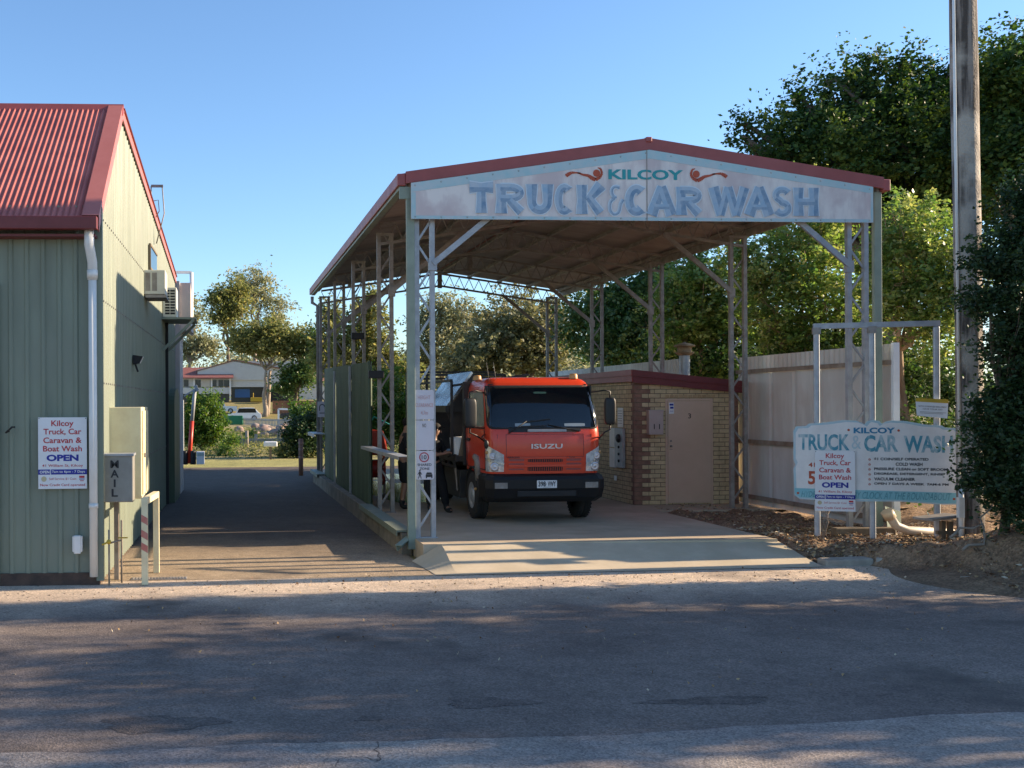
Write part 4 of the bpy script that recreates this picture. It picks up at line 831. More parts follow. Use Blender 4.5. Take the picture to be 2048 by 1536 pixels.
b = MB(); pl.text(b,'FRR500',-.04,.385,.20,.035,.02,-.010); pl.text(b,'Turbo',.95,.385,.11,.03,.02,-.010); b.build('model_lettering', M['maroon'], cab, recalc=False)
# headlights
for sg in (-1, 1):
    e_ = MB(); lo_, hi_ = (.70, 1.04)
    def hp(a, c, off):
        u = lo_+(hi_-lo_)*a; zt = 1.16+.19*a**1.0 if a < 1 else 1.35; z = .875+(zt-.875)*c; return CP(sg*u, z, off)
    e_.grid(lambda a, c: hp(a, c, .008), 8, 8); hl = e_.build('headlight', M['lamp_glass'], cab, recalc=False)
    b = MB(); 
    for k in range(8): b.bar(hp(k/8,.46,.014), hp((k+1)/8,.46,.014), .012, .035)
    b.build('divider', M['galv_sheet'], hl)
    for (a_, c_, r_) in ((.45,.22,.075),(.55,.66,.06)):
        b = MB(); p = hp(a_, c_, .012); b.lathe([(-.004,r_),(-.012,r_*.9),(-.004,r_*.6),(-.01,r_*.2),(-.012,.001)], p, 'y', 18); b.build('reflector', M['chrome'], hl)
    b = MB(); p = hp(.85,.72,.014); b.ball(p,.028); b.build('indicator', M['amber'], hl)
# bumper
b = MB()
def bump_sec(z, w, y): return [TV(-w, y+.40, z), TV(-w, y+.10, z), TV(-w+.12, y, z), TV(w-.12, y, z), TV(w, y+.10, z), TV(w, y+.40, z)]
secs = [bump_sec(.36,.93,.12), bump_sec(.44,1.0,.00), bump_sec(.60,1.02,-.05), bump_sec(.74,1.02,-.05), bump_sec(.80,1.0,-.02), bump_sec(.84,.96,.05)]
vs = [p for s_ in secs for p in s_]; b.add(vs, [(j*6+i, j*6+i+1, (j+1)*6+i+1, (j+1)*6+i) for j in range(5) for i in range(5)]+[(0,5,4,3,2,1),(30,31,32,33,34,35)])
bp_ = b.build('bumper', mat('bumper_black',(.010,.010,.012),.5,0,(.018,.017,.017),6,.7,spec=.3), tr, bevel=.01)
b = MB(); b.box(TV(-.50,-.062,.47), TV(.50,-.04,.56)); b.build('intake', M['dark'], bp_)
for sg in (-1, 1):
    b = MB(); b.box(TV(sg*.77-.11,-.058,.60), TV(sg*.77+.11,-.045,.70)); b.build('fog_light', M['galv_dull'], bp_, bevel=.01)
plt_ = MB(); plt_.box(TV(-.17,-.075,.605), TV(.17,-.06,.735)); np_ = plt_.build('number_plate', M['white_paint'], bp_, bevel=.006)
b = MB(); pl = Plane2(TV(-.17,-.0755,.735),(1,0,0),(0,0,1),.34,.13); pl.text(b,'398',.085,.060,.125,.088,.03,.002); pl.text(b,'VWY',.250,.060,.14,.088,.03,.002); pl.disc(b,.158,.062,.007,.002,n=8); pl.text(b,'QUEENSLAND',.17,.113,.13,.012,.0,.002); b.build('lettering', M['ink'], np_, recalc=False)
# corner steps, wheel arches, step
for sg in (-1, 1):
    b = MB(); x0, x1 = sorted((sg*.80, sg*1.0)); b.box(TV(x0,.35,.42), TV(x1,.60,.80)); b.build('step', M['black_plastic'], tr, bevel=.02)
    b = MB(); pts = [TV(sg*.99, 1.05+.50*math.cos(t), .42+.50*math.sin(t)) for t in [PI*(-.05)+PI*1.1*i/14 for i in range(15)]]
    vs = []
    for p in pts: vs += [p+Vector((-sg*.22,0,0)), p+Vector((sg*.02,0,0))]
    b.sm = True; b.add(vs, [(2*i,2*i+1,2*i+3,2*i+2) for i in range(14)]); b.sm = False; b.build('wheel_arch', M['black_plastic'], tr, recalc=False, solid=.02)
    b = MB(); b.ball(TV(sg*1.04,.62,.55),.025); b.build('marker_light', M['amber'], tr)
# roof lamps, aerials, visor edge
for x in (-.55-.30, .66): 
    pass
for x, y in ((.68,.60),(-.80,1.45)):
    b = MB(); b.lathe([(0,.075),(.06,.07),(.085,.06),(.09,.001)], TV(x,y,2.44), 'z', 14); b.build('beacon', M['amber'], tr)
for x in (-.70, -.82):
    b = MB(); b.tube([TV(x,.55,2.40), TV(x-.01,.50,2.44), TV(x-.06,.46,2.72)], [.006,.005,.003], 5); b.build('aerial', M['galv_dull'], tr)
# mirrors
def mirror(sg, cx, cy, zc, hh, w, rot):
    e_ = MB(); c = TV(cx,cy,zc); R_ = Matrix.Translation(c) @ Matrix.Rotation(rot,4,'Z')
    def s3(a, c2):
        th = 2*PI*a; ph = PI*c2-PI/2; f = lambda v, p_: math.copysign(abs(v)**p_, v)
        return R_ @ Vector((w/2*f(math.cos(th),.45)*f(math.cos(ph),.35), .06*f(math.sin(th),.6)*f(math.cos(ph),.35), hh/2*f(math.sin(ph),.5)))
    e_.grid(s3, 20, 12); mo = e_.build('mirror', M['black_plastic'], tr)
    b = MB()
    b.tube([CP(sg*usd(.28,2.2),2.20,0), TV(sg*(abs(cx)-.10),cy-.02,zc+hh/2+.12), TV(cx,cy,zc+hh/2+.10), TV(cx,cy,zc+hh/2-.02)], .014, 6)
    b.tube([CP(sg*usd(.28,1.5),1.38,0), TV(sg*(abs(cx)-.10),cy-.02,zc-hh/2-.12), TV(cx,cy,zc-hh/2-.08), TV(cx,cy,zc-hh/2+.02)], .014, 6)
    b.build('mirror_arm', M['black_plastic'], mo)
mirror(-1, -1.27, .05, 1.86, .50, .23, .15); mirror(1, 1.10, -.02, 1.88, .46, .19, -.15)
b = MB(); b.tube([CP(-usd(.25,1.4),1.50,0), TV(-1.08,.0,1.46), TV(-1.02,-.05,1.40), TV(-1.02,-.06,1.32)], .012, 6); b.ball(TV(-1.02,-.06,1.34),.05,8,(.8,.6,1.5)); b.build('near_mirror', M['black_plastic'], tr)
# wheels
def wheel(x, y, sg, r=.41, wd=.22, dual=False):
    e_ = MB(); prof = [(-wd/2,r*.56),(-wd/2-.0,r*.62),(-wd/2-.012,r*.80),(-wd/2+.01,r*.95),(-wd/2+.03,r*.99),(-.03,r),(-.025,r*.975),(-.015,r*.975),(-.01,r),(.01,r),(.015,r*.975),(.025,r*.975),(.03,r),(wd/2-.03,r*.99),(wd/2-.01,r*.95),(wd/2+.012,r*.80),(wd/2,r*.62),(wd/2,r*.56)]
    e_.lathe(prof, TV(x,y,r), 'x', 40)
    for k in range(36):
        t = 2*PI*k/36; c, s_ = math.cos(t), math.sin(t)
        for xx in (-.085,.085): e_.bar(TV(x+xx-.015,y+c*r,r+s_*r), TV(x+xx+.015,y+c*r,r+s_*r), .03, .012, up=(0,c,s_))
    if dual: e_.lathe(prof, TV(x-sg*.26,y,r), 'x', 32)
    ty = e_.build('wheel', M['rubber'], tr)
    b = MB(); o = wd/2*sg; b.lathe([(o*.95,r*.58),(o*1.02,r*.56),(o*.80,r*.50),(o*.55,r*.42),(o*.6,r*.30),(o*.95,r*.28),(o*1.05,r*.24),(o*1.05,.001)] , TV(x,y,r), 'x', 28)
    for k in range(8): t = 2*PI*k/8; b.ball(TV(x+o*.75, y+math.cos(t)*r*.36, r+math.sin(t)*r*.36), .018, 6)
    b.build('rim', M['galv'], ty)
wheel(-.90, 1.05, -1); wheel(.92, 1.05, 1); wheel(-.88, 5.0, -1, dual=True); wheel(.88, 5.0, 1, dual=True)
# chassis and tray
b = MB()
for x in (-.42,.42): b.box(TV(x-.04,.5,.62), TV(x+.04,7.2,.84))
b.box(TV(-.5,.9,.50), TV(.5,1.6,.95)); b.tube([TV(-.85,1.05,.41),TV(.85,1.05,.41)],.06,8); b.tube([TV(-.8,5,.41),TV(.8,5,.41)],.08,8); b.ball(TV(0,5,.45),.2); b.box(TV(-.3,.35,.42),TV(.3,.7,.75)); b.build('chassis', M['truck_dark'], tr)
b = MB(); b.box(TV(-1.1,1.85,.96), TV(1.1,7.4,1.06)); 
for k in range(12): b.box(TV(-1.12,2.0+k*.47,.88), TV(-1.08,2.06+k*.47,.97))
b.box(TV(-1.13,1.85,.84), TV(-1.10,7.4,.885)); b.box(TV(-1.115,1.85,.95),TV(-1.10,7.4,1.09)); b.build('tray', M['truck_dark'], tr)
b = MB(); b.box(TV(-1.0,1.70,.9), TV(1.0,1.78,2.42)); b.build('headboard', M['truck_dark'], tr, bevel=.01)
b = MB(); b.bar(TV(-1.0,1.9,1.05), TV(-.72,1.9,2.50), .10, .06, up=(0,1,0)); b.build('side_plank', M['timber'], tr)
# sloped hopper of bright sheet
b = MB(); 
A = [TV(-1.22,2.15,1.98),TV(-.74,2.15,2.62),TV(-.74,4.2,2.62),TV(-1.22,4.2,1.98)]
b.prism(A, Vector((.03,0,-.03))); b.build('hopper_sheet', M['galv_sheet'], tr)
b = MB(); b.box(TV(-1.24,2.12,1.86), TV(-.92,4.2,1.985)); b.prism([TV(-1.2,2.2,1.86),TV(-.9,2.2,1.1),TV(.9,2.2,1.1),TV(1.0,2.2,2.3),TV(-.74,2.2,2.56)], (0,.04,0)); b.prism([TV(-1.2,4.1,1.86),TV(-.9,4.1,1.1),TV(.9,4.1,1.1),TV(1.0,4.1,2.3),TV(-.74,4.1,2.56)], (0,.04,0)); b.build('hopper', M['truck_dark'], tr)
b = MB()
for (p, q) in (((-1.15,2.0,1.06),(-1.15,2.0,2.45)),((-1.15,4.4,1.06),(-1.15,4.4,2.62)),((-1.15,2.0,2.45),(-1.15,6.8,2.45)),((-1.15,2.0,2.35),(.3,2.0,2.55)),((-1.15,4.4,2.62),(.5,4.4,2.62)),((-1.15,6.8,2.6),(.9,6.8,2.6)),((-1.15,6.8,1.06),(-1.15,6.8,2.75)),((.9,6.8,1.06),(.9,6.8,2.75)),((-1.15,6.8,2.75),(.9,6.8,2.75)),((.5,4.4,1.06),(.5,4.4,2.62))):
    b.bar(TV(*p), TV(*q), .045, .045)
b.build('ladder_rack', M['truck_dark'], tr)
b = MB(); b.box(TV(-1.02,1.95,.28), TV(-.62,3.3,.80)); b.build('tool_box', M['truck_dark'], tr, bevel=.012)
b = MB(); b.box(TV(-.85,2.3,1.10), TV(-.4,2.9,1.40)); b.lathe([(0,.15),(.32,.17),(.34,.05)], TV(-1.0,2.1,1.07),'z',14); b.build('bucket', M['white_pvc'], tr)
b = MB(); b.bar(TV(-1.10,1.9,.84), TV(-1.06,1.95,.42), .02,.03); b.bar(TV(-1.06,2.2,.84), TV(-1.06,1.95,.42), .02,.03); b.build('hanging_bracket', M['galv_dull'], tr)
b = MB(); b.box(TV(-1.0,5.55,.15), TV(-.68,5.57,.85)); b.build('mudflap', M['rubber'], tr)
# breather elbow beside the cab
b = MB(); b.tube([TV(-.95,.72,.70),TV(-.98,.66,.95),TV(-.97,.72,1.05),TV(-.95,.95,1.08)], .07, 10); b.build('air_duct', M['galv_dull'], tr)
# ================================================================ BRICK CONTROL ROOM
br = empty('control_room', (9.2,20.7,0), 'low cream brick control room with dark red skillion roof inside the carport', 'building')
bz = lambda x: 2.56-.20*(x-8.17)/2.0
b = MB(); P = [(8.17,20.7,-.05),(10.3,20.7,-.05),(10.3,20.7,bz(10.3)),(8.17,20.7,bz(8.17))]
b.prism(P, (0,6.2,0)); b.build('wall', M['brick'], br)
b = MB()
for r_ in range(28):
    z0 = r_*.088+.006
    w_ = .33 if r_ % 2 else .16
    b.box((8.165,20.694,z0),(8.165+w_,20.72,z0+.075)); b.box((8.163,20.695,z0),(8.19,20.695+(.16 if r_ % 2 else .10),z0+.075)); b.box((10.12,20.694,z0),(10.30,20.72,z0+.075))
b.build('quoin', M['brick_trim'], br)
b = MB()
for k in range(11): b.box((8.80+k*.094,20.693,2.115),(8.80+k*.094+.078,20.72,2.175))
b.build('soldier_course', M['brick_cream'], br)
b = MB(); b.box((8.80,20.685,0),(8.84,20.74,2.10)); b.box((9.73,20.685,0),(9.77,20.74,2.10)); b.box((8.84,20.685,2.06),(9.73,20.74,2.10)); b.build('door_frame', M['brick_trim'] if False else M['door_brown'], br)
b = MB(); b.box((8.845,20.675,.03),(9.725,20.715,2.055)); dr = b.build('door', M['door_brown'], br, bevel=.004)
b = MB(); pl = Plane2((8.845,20.674,2.055),(1,0,0),(0,0,1),.88,2.0); pl.text(b,'3',.44,.30,.06,.10,.015,.002); b.build('number', M['ink'], dr, recalc=False)
b = MB(); b.box((8.865,20.670,1.80),(8.965,20.6735,2.02)); st_ = b.build('notice', M['white_paint'], dr)
b = MB(); pl = Plane2((8.865,20.669,2.02),(1,0,0),(0,0,1),.1,.22); pl.rect(b,.01,.02,.09,.06,.001); pl.rect(b,.02,.08,.09,.12,.001); pl.text(b,'VISITORS',.05,.17,.07,.02,.01,.001); b.build('notice_print', M['sign_blue'], st_, recalc=False)
b = MB(); b.lathe([(0,.022),(-.02,.018),(-.035,.02),(-.04,.001)], (8.90,20.672,1.16),'y',12); b.lathe([(0,.02),(-.012,.018),(-.014,.001)], (8.90,20.672,1.26),'y',12); b.box((8.875,20.664,1.09),(8.93,20.676,1.10)); b.build('handle', M['galv_dull'], dr)
b = MB(); P = [(8.12,20.60,2.42),(10.40,20.60,2.20),(10.40,20.60,2.43),(8.12,20.60,2.66)]
b.prism(P, (0,.04,0)); b.prism([(8.09,20.58,2.55),(10.40,20.58,2.325),(10.40,20.58,2.44),(8.09,20.58,2.675)], (0,.021,0)); b.build('front_fascia', M['maroon'], br)
b = MB(); b.box((8.10,20.645,2.44),(8.14,26.9,2.67)); b.box((8.075,20.6,2.56),(8.10,26.9,2.675)); b.build('side_fascia', M['red_trim'], br)
b = MB(); b.prism([(8.10,20.62,2.66),(10.42,20.62,2.42),(10.42,26.9,2.42),(8.10,26.9,2.66)], (0,0,.012)); b.build('roof', M['maroon'], br)
# wall box with two slots
wb = empty('coin_box', (8.55,20.6,1.38), 'pinkish wall box with two dark slots beside the numbered door', 'wall box')
b = MB(); b.box((8.41,20.55,1.39),(8.70,20.69,1.87)); b.box((8.40,20.545,1.84),(8.71,20.70,1.88)); b.build('case', M['pink_box'], wb, bevel=.008)
b = MB(); b.box((8.505,20.545,1.50),(8.52,20.552,1.60)); b.box((8.61,20.545,1.50),(8.625,20.552,1.60)); b.build('slot', M['dark'], wb)
# panels on the side facing the bay
def sidepanel(y0, y1, z0, z1, t, m, name, label, cat, parts=None):
    b = MB(); b.box((8.16-t,y0,z0),(8.16,y1,z1)); o = b.build(name, m, bevel=.006); tag(o, label, cat, 'boards and boxes on the control room side wall'); return o
sidepanel(21.75,22.15,1.66,2.10,.06,M['white_pvc'],'junction_box','white rounded box highest on the brick side wall by the truck mirror','junction box')
nb_ = sidepanel(21.25,21.55,1.52,1.92,.012,M['white_pvc'],'notice_board','pale notice board with faint lines on the brick side wall','notice')
b = MB(); pl = Plane2((8.147,21.55,1.92),(0,-1,0),(0,0,1),.3,.4)
for k in range(6): pl.rect(b,.04,.06+k*.05,.26,.07+k*.05,.0015)
b.build('notice_print', M['ink_faded'], nb_, recalc=False)
sidepanel(21.6,22.0,1.10,1.50,.02,M['white_pvc'],'price_board','blank white board left of the steel control panel, upper','notice')
sidepanel(21.62,22.0,.68,1.08,.02,M['white_pvc'],'price_board','blank white board left of the steel control panel, lower','notice')
cpn = empty('control_panel', (8.1,21.35,.72), 'steel coin control panel with black dial on the brick side wall', 'control panel')
b = MB(); b.box((8.10,21.15,.70),(8.16,21.6,1.50)); b.build('face_plate', M['galv'], cpn, bevel=.006)
b = MB(); b.lathe([(0,.09),(-.03,.085),(-.05,.06),(-.05,.001)],(8.10,21.35,1.30),'x',16); b.build('dial', M['dark'], cpn)
for z in (1.12,.98,.84):
    b = MB(); b.lathe([(0,.03),(-.02,.028),(-.02,.001)],(8.10,21.35,z),'x',10); b.build('button', M['dark'], cpn)
b = MB(); b.box((8.12,21.6,.42),(8.16,21.7,.52)); tag(b.build('wall_socket', M['white_pvc'], bevel=.01),'small white socket low on the brick side wall','socket')
# vent chimney
vc = empty('vent_chimney', (9.17,22.5,2.45), 'weathered round vent chimney with cowl on the control room roof', 'chimney')
c = at(1369,700,22.5); b = MB(); b.lathe([(0,.11),(.62,.11)], (c.x,22.5,2.45),'z',16); b.build('flue', M['galv'], vc)
b = MB(); q = c.z-.12; b.lathe([(q,.13),(q+.06,.20),(q+.075,.20),(q+.075,.15),(q+.19,.15),(q+.19,.22),(q+.23,.21),(q+.27,.05),(q+.30,.001)], (c.x,22.5,0),'z',16); b.build('cowl', mat('rust_cowl',(.42,.30,.17),.7,.2,(.22,.14,.08),8,.9), vc)
# ================================================================ RIGHT FENCE
def rfence(name, X, y0, y1, z0, z1, label, fine, rails):
    e = empty(name, (X,(y0+y1)/2,z0), label, 'fence', 'cream metal boundary fences'); b = MB(); vs = []; n = int((y1-y0)/.025)
    sh = (0,.7,1,.7,0,-.7,-1,-.7) if fine else (0,1,1,0,-1,-1)
    if fine: n = int((y1-y0)/.019)
    amp = .011 if fine else .004
    for i in range(n+1):
        y = y0+(y1-y0)*i/n; vs += [(X+amp*sh[i % len(sh)], y, z0), (X+amp*sh[i % len(sh)], y, z1)]
    b.add(vs, [(2*i,2*i+1,2*i+3,2*i+2) for i in range(n)]); b.build('sheet', M['fence_cream'], e, recalc=False)
    for z in rails:
        b = MB(); b.box((X-.07,y0,z-.03),(X-.012,y1,z)); b.box((X-.075,y0,z-.03),(X-.069,y1,z+.045)); b.build('rail', M['rail_rust'], e)
    return e
e = rfence('boundary_fence', 10.47, 15.95, 21.0, 2.58, 2.92, 'tall pale metal boundary fence behind the painted information board', True, (2.62,))
b = MB(); vs = []; n = 96
for i in range(n+1):
    y = 15.95+5.05*i/n; x = 10.455+(.016 if i % 16 in (7,8) else 0); vs += [(x,y,.02),(x,y,2.585)]
b.add(vs, [(2*i,2*i+1,2*i+3,2*i+2) for i in range(n)]); b.build('sheet', M['fence_cream'], e, recalc=False)
for z in (1.24, .16):
    b = MB(); b.box((10.385,15.95,z-.035),(10.45,21,z)); b.box((10.38,15.95,z-.035),(10.386,21,z+.05)); b.build('rail', M['rail_rust'], e)
b = MB(); b.box((10.40,15.90,-.1),(10.50,15.96,2.93)); b.build('end_post', M['white_paint'], e)
rfence('boundary_fence', 10.75, 24.0, 34.5, .1, 3.05, 'distant pale corrugated boundary fence rising above the control room roof', True, (2.5,))
# timber sleeper, pipe
b = MB(); p = at(1675,1080,15.6); b.box((9.30,15.62,-.10),(10.25,15.78,.10)); tag(b.build('timber_sleeper', M['timber'], bevel=.015), 'short weathered timber sleeper at the foot of the right front post', 'sleeper')
pp = empty('storm_pipe', (10.9,15.9,.2), 'cream plastic stormwater pipe with elbow lying beside the fence end', 'pipe')
b = MB(); Y_ = 15.5; pts = [at(1778,1030,Y_), at(1792,1052,Y_), at(1815,1061,Y_), at(1905,1066,Y_+.1)]; b.tube(pts, .066, 14); b.build('pipe', mat('pipe_cream',(.55,.46,.36),.5), pp)
b = MB(); b.tube([at(1773,1022,Y_), at(1781,1036,Y_)], .09, 14); b.build('elbow_collar', mat('pipe_collar',(.60,.48,.34),.5), pp)
b = MB(); b.tube([at(1770,1068,Y_-.1), at(1792,1082,Y_-.2)], .035, 8); tag(b.build('pipe_offcut', M['white_pvc']), 'short white pipe offcut poking from the soil below the cream pipe', 'pipe')
b = MB(); p = at(1770,1012,15.7); b.quad(p, p+Vector((.32,.1,-.10)), p+Vector((.34,.12,-.38)), p+Vector((.05,0,-.42))); tag(b.build('metal_flap', M['green_trim'], solid=.006), 'bent green metal flap beside the end of the cream fence', 'metal flap')
# small weathered stool frame by the pole
tb = empty('old_bench', (10.1,14.6,0), 'old grey timber bench frame half hidden in the bush by the pole', 'bench')
b = MB(); a_ = at(1845,1038,14.5); c_ = at(1910,1030,14.6); b.bar(a_, c_, .35, .03); b.build('seat', M['galv_dull'], tb)
for px_, ln in ((1885,.55),(1900,.5),(1858,.0)):
    if ln: 
        b = MB(); q = at(px_,1042,14.55); b.bar(q, q-Vector((0,0,ln)), .06, .06); b.build('leg', M['timber'], tb)
b = MB(); q = at(1893,1065,14.55); b.bar(q-Vector((.15,0,0)), q+Vector((.25,0,0)), .05, .05); b.build('brace', M['timber'], tb)
# ================================================================ SIGN FRAME AND BOARDS
A0 = Vector((8.93,15.5,0)); A1 = Vector((10.40,14.9,0)); fd = (A1-A0).normalized(); fn_ = Vector((fd.y,-fd.x,0))
sf = empty('sign_frame', (9.6,15.2,0), 'galvanised goalpost sign frame with three square legs behind the information board', 'sign frame')
zt = 3.11; mid = A0.lerp(A1, .47)
for q, z0 in ((A0,-.04),(mid,-.02),(A1,-.16)):
    b = MB(); b.bar(q+Vector((0,0,z0)), q+Vector((0,0,zt)), .085, .085, up=(.86,-.5,0)); b.build('post', M['galv'], sf, bevel=.024)
b = MB(); b.bar(A0-fd*.045+Vector((0,0,zt+.04)), A1+fd*.045+Vector((0,0,zt+.04)), .085, .08); b.build('top_rail', M['galv'], sf)
for q in (A0, mid): 
    b = MB(); b.bar(q+Vector((0,0,zt-.08)), q+Vector((0,0,zt+.02)), .11, .11, up=fd); b.build('bracket', M['galv_dull'], sf)
ib = empty('information_board', A0+fn_*.05, 'pale scalloped board with aqua edging and black opening details', 'sign')
def fpt(px, py):      # photo pixel on the plane of the board -> (along, z)
    Of = A0+fn_*.07; u, v = _uv(px, py); c, s_ = math.cos(TH), math.sin(TH)
    dr_ = Vector((u*c+s_, c-u*s_, v)); t = (Of.dot(fn_))/(dr_.dot(fn_)); p = Vector((0,0,H))+dr_*t; return (p-Of).dot(fd), p.z
Of = A0+fn_*.07
def FP(s_, z, e=0): return Vector((Of.x,Of.y,0))+fd*s_+fn_*e+Vector((0,0,z))
outl = [(1587,862),(1592,853),(1612,852),(1618,847),(1650,845),(1688,840),(1712,841),(1724,846),(1729,849),(1735,842),(1747,840),(1759,842),(1764,848),(1772,843),(1785,841),(1812,842),(1850,849),(1884,851),(1890,855),(1912,856),(1918,862),(1917,905),(1918,1004),(1914,1009),(1880,1009),(1800,1003),(1726,1003),(1650,1001),(1600,998),(1589,990),(1587,938),(1591,929),(1587,920)]
P = [FP(*fpt(*q)) for q in outl]
cen = sum((Vector(fpt(*q)+(0,)) for q in outl), Vector())/len(outl)
b = MB(); b.prism(P, -fn_*.02); b.build('edging', M['sign_blue_edge'], ib)
def inset(k, q): 
    s_, z = fpt(*q); w_, h_ = s_-cen.x, z-cen.y; return FP(cen.x+math.copysign(max(0,abs(w_)-k), w_), cen.y+math.copysign(max(0,abs(h_)-k), h_), .003)
b = MB(); b.add([inset(.03, q) for q in outl], [tuple(range(len(outl)))]); b.build('face', M['sign_cream'], ib, recalc=False)
pl = Plane2(FP(0,0,.004), fd, (0,0,1), 1, 1)
def bt(mb, txt, px0, py0, px1, py1, bold=.02, shear=0., e=.002):
    a_ = fpt(px0,py0); c_ = fpt(px1,py1); pl.text(mb, txt, (a_[0]+c_[0])/2, -(a_[1]+c_[1])/2, c_[0]-a_[0], abs(a_[1]-c_[1]), bold, e, shear)
def bq(mb, pts, e=.002): mb.add([FP(*fpt(*q), .004+e) for q in pts], [tuple(range(len(pts)))])
b = MB(); bq(b, [(1589,976),(1917,986),(1916,1006),(1880,1006),(1800,1000),(1600,995),(1590,988)][::-1], .001); b.build('bottom_band', M['aqua'], ib, recalc=False)
b = MB(); bt(b,'KILCOY',1707,855,1790,867,.04); b.build('small_lettering', M['teal_word'], ib, recalc=False)
b = MB(); bt(b,'TRUCK',1597,868,1699,901,.03); bt(b,'CAR',1728,870,1796,904,.035); bt(b,'WASH',1807,871,1906,906,.035); b.build('large_lettering', M['teal_faded'], ib, recalc=False)
b = MB(); bt(b,'&',1703,871,1722,898,.0); b.build('ampersand', M['sign_blue_edge'], ib, recalc=False)
b = MB()
for k, (t, x0, x1) in enumerate((('$1 COIN/SELF OPERATED',1748,1857),('COLD WASH',1791,1845),('PRESSURE CLEAN or SOFT BROOM',1748,1895),('DEGREASE, DETERGENT, RINSE',1748,1887),('VACUUM CLEANER',1748,1830),('OPEN 7 DAYS A WEEK  7AM-6 PM',1748,1897))):
    y = 915+k*9.9; dy = .5*k; bt(b,t,x0,y,x1,y+7.2,.035)
b.build('detail_lettering', M['ink'], ib, recalc=False)
b = MB()
for k in range(6):
    a_ = fpt(1739,919+k*9.9); pl.disc(b,a_[0],-a_[1],.016,.002,r0=.007,n=10)
for q in ((1697,860),(1797,861),(1596,986),(1908,998)): a_ = fpt(*q); pl.disc(b,a_[0],-a_[1],.018,.002,n=12)
bt(b,'5',1616,942,1631,969,.03); bt(b,'41',1617,925,1630,934,.03); b.build('orange_marks', M['orange_red'], ib, recalc=False)
b = MB(); bt(b,'HYDE',1602,982,1632,994,.02,.3); bt(b,'BY CLOCK AT THE ROUNDABOUT',1706,983,1903,1001,.01,.3); b.build('faded_lettering', mat('teal_script',(.06,.22,.26),.6,0,(.18,.42,.46),9,.9), ib, recalc=False)
# OPEN sign fixed on the board
a_ = fpt(1629,901); c_ = fpt(1710,1023); Oo = FP(a_[0],a_[1],.035); 
open_sign(Oo, fd, (0,0,1), c_[0]-a_[0], a_[1]-c_[1], 'white opening hours sign fixed over the lower left of the information board')
# yellow topped notice
ns = empty('warning_notice', FP(1.2,1.8,.05), 'small tilted white notice with a yellow top band on the right frame post', 'sign')
c4 = [FP(*fpt(*q), .05) for q in ((1832,831),(1893,837),(1895,799),(1829,796))]
b = MB(); b.prism(c4, -fn_*.004); b.build('plate', M['white_paint'], ns)
def n4(u, v): return c4[3].lerp(c4[2],u).lerp(c4[0].lerp(c4[1],u),v)+fn_*.003
b = MB(); b.add([n4(0,.20),n4(1,.20),n4(1,0),n4(0,0)],[(0,1,2,3)]); b.build('yellow_band', M['yellow'], ns, recalc=False)
b = MB(); R2 = (c4[2]-c4[3]); U2 = (c4[3]-c4[0]); p2 = Plane2(c4[3]+fn_*.001, R2, U2, R2.length, U2.length)
p2.text(b,'NOTICE OF PROPOSED DEVELOPMENT',R2.length*.5,U2.length*.45,R2.length*.85,U2.length*.08,.01,.003); p2.text(b,'HAVE YOUR SAY',R2.length*.5,U2.length*.60,R2.length*.6,U2.length*.08,.01,.003); p2.rect(b,R2.length*.1,U2.length*.76,R2.length*.9,U2.length*.78,.003); p2.rect(b,R2.length*.1,U2.length*.83,R2.length*.8,U2.length*.85,.003)
b.build('lettering', M['ink_faded'], ns, recalc=False)
# ================================================================ UTILITY POLE
up = empty('power_pole', (10.28,14.3,-.2), 'thick weathered timber power pole rising past the tall trees', 'pole')
PXc = (at(1911,450,14.3).x+at(1965,450,14.3).x)/2; b = MB(); npz = 60; nr = 28; vs = []; b.sm = True
for j in range(npz+1):
    z = -.3+11.5*j/npz; r = .172-.003*z/10
    for i in range(nr):
        t = 2*PI*i/nr; rr = r*(1+.018*math.sin(t*7+.4*math.sin(z))+.012*math.sin(t*13+z*.7)+.01*math.sin(z*2.3+t*2)-(.05 if abs(math.sin(t*1.5+.35*math.sin(z*.5))) < .06 else 0)); vs.append((PXc-.009*(z-2)+.01*math.sin(z*.6)+rr*math.cos(t), 14.32+rr*math.sin(t), z))
b.add(vs, [(j*nr+i, j*nr+(i+1) % nr, (j+1)*nr+(i+1) % nr, (j+1)*nr+i) for j in range(npz) for i in range(nr)]); b.build('shaft', M['pole_wood'], up)
b = MB(); xq = PXc-.188; b.tube([(xq+.015,14.26,.25),(xq-.08,14.26,11)], .020, 10); b.tube([(xq-.01,14.21,.05),(xq-.01,14.21,.8)], .036, 10); b.build('conduit', M['white_pvc'], up)
b = MB(); b.box((xq-.09,14.14,.40),(xq-.01,14.2,.68)); b.build('meter_tag', M['white_pvc'], up)
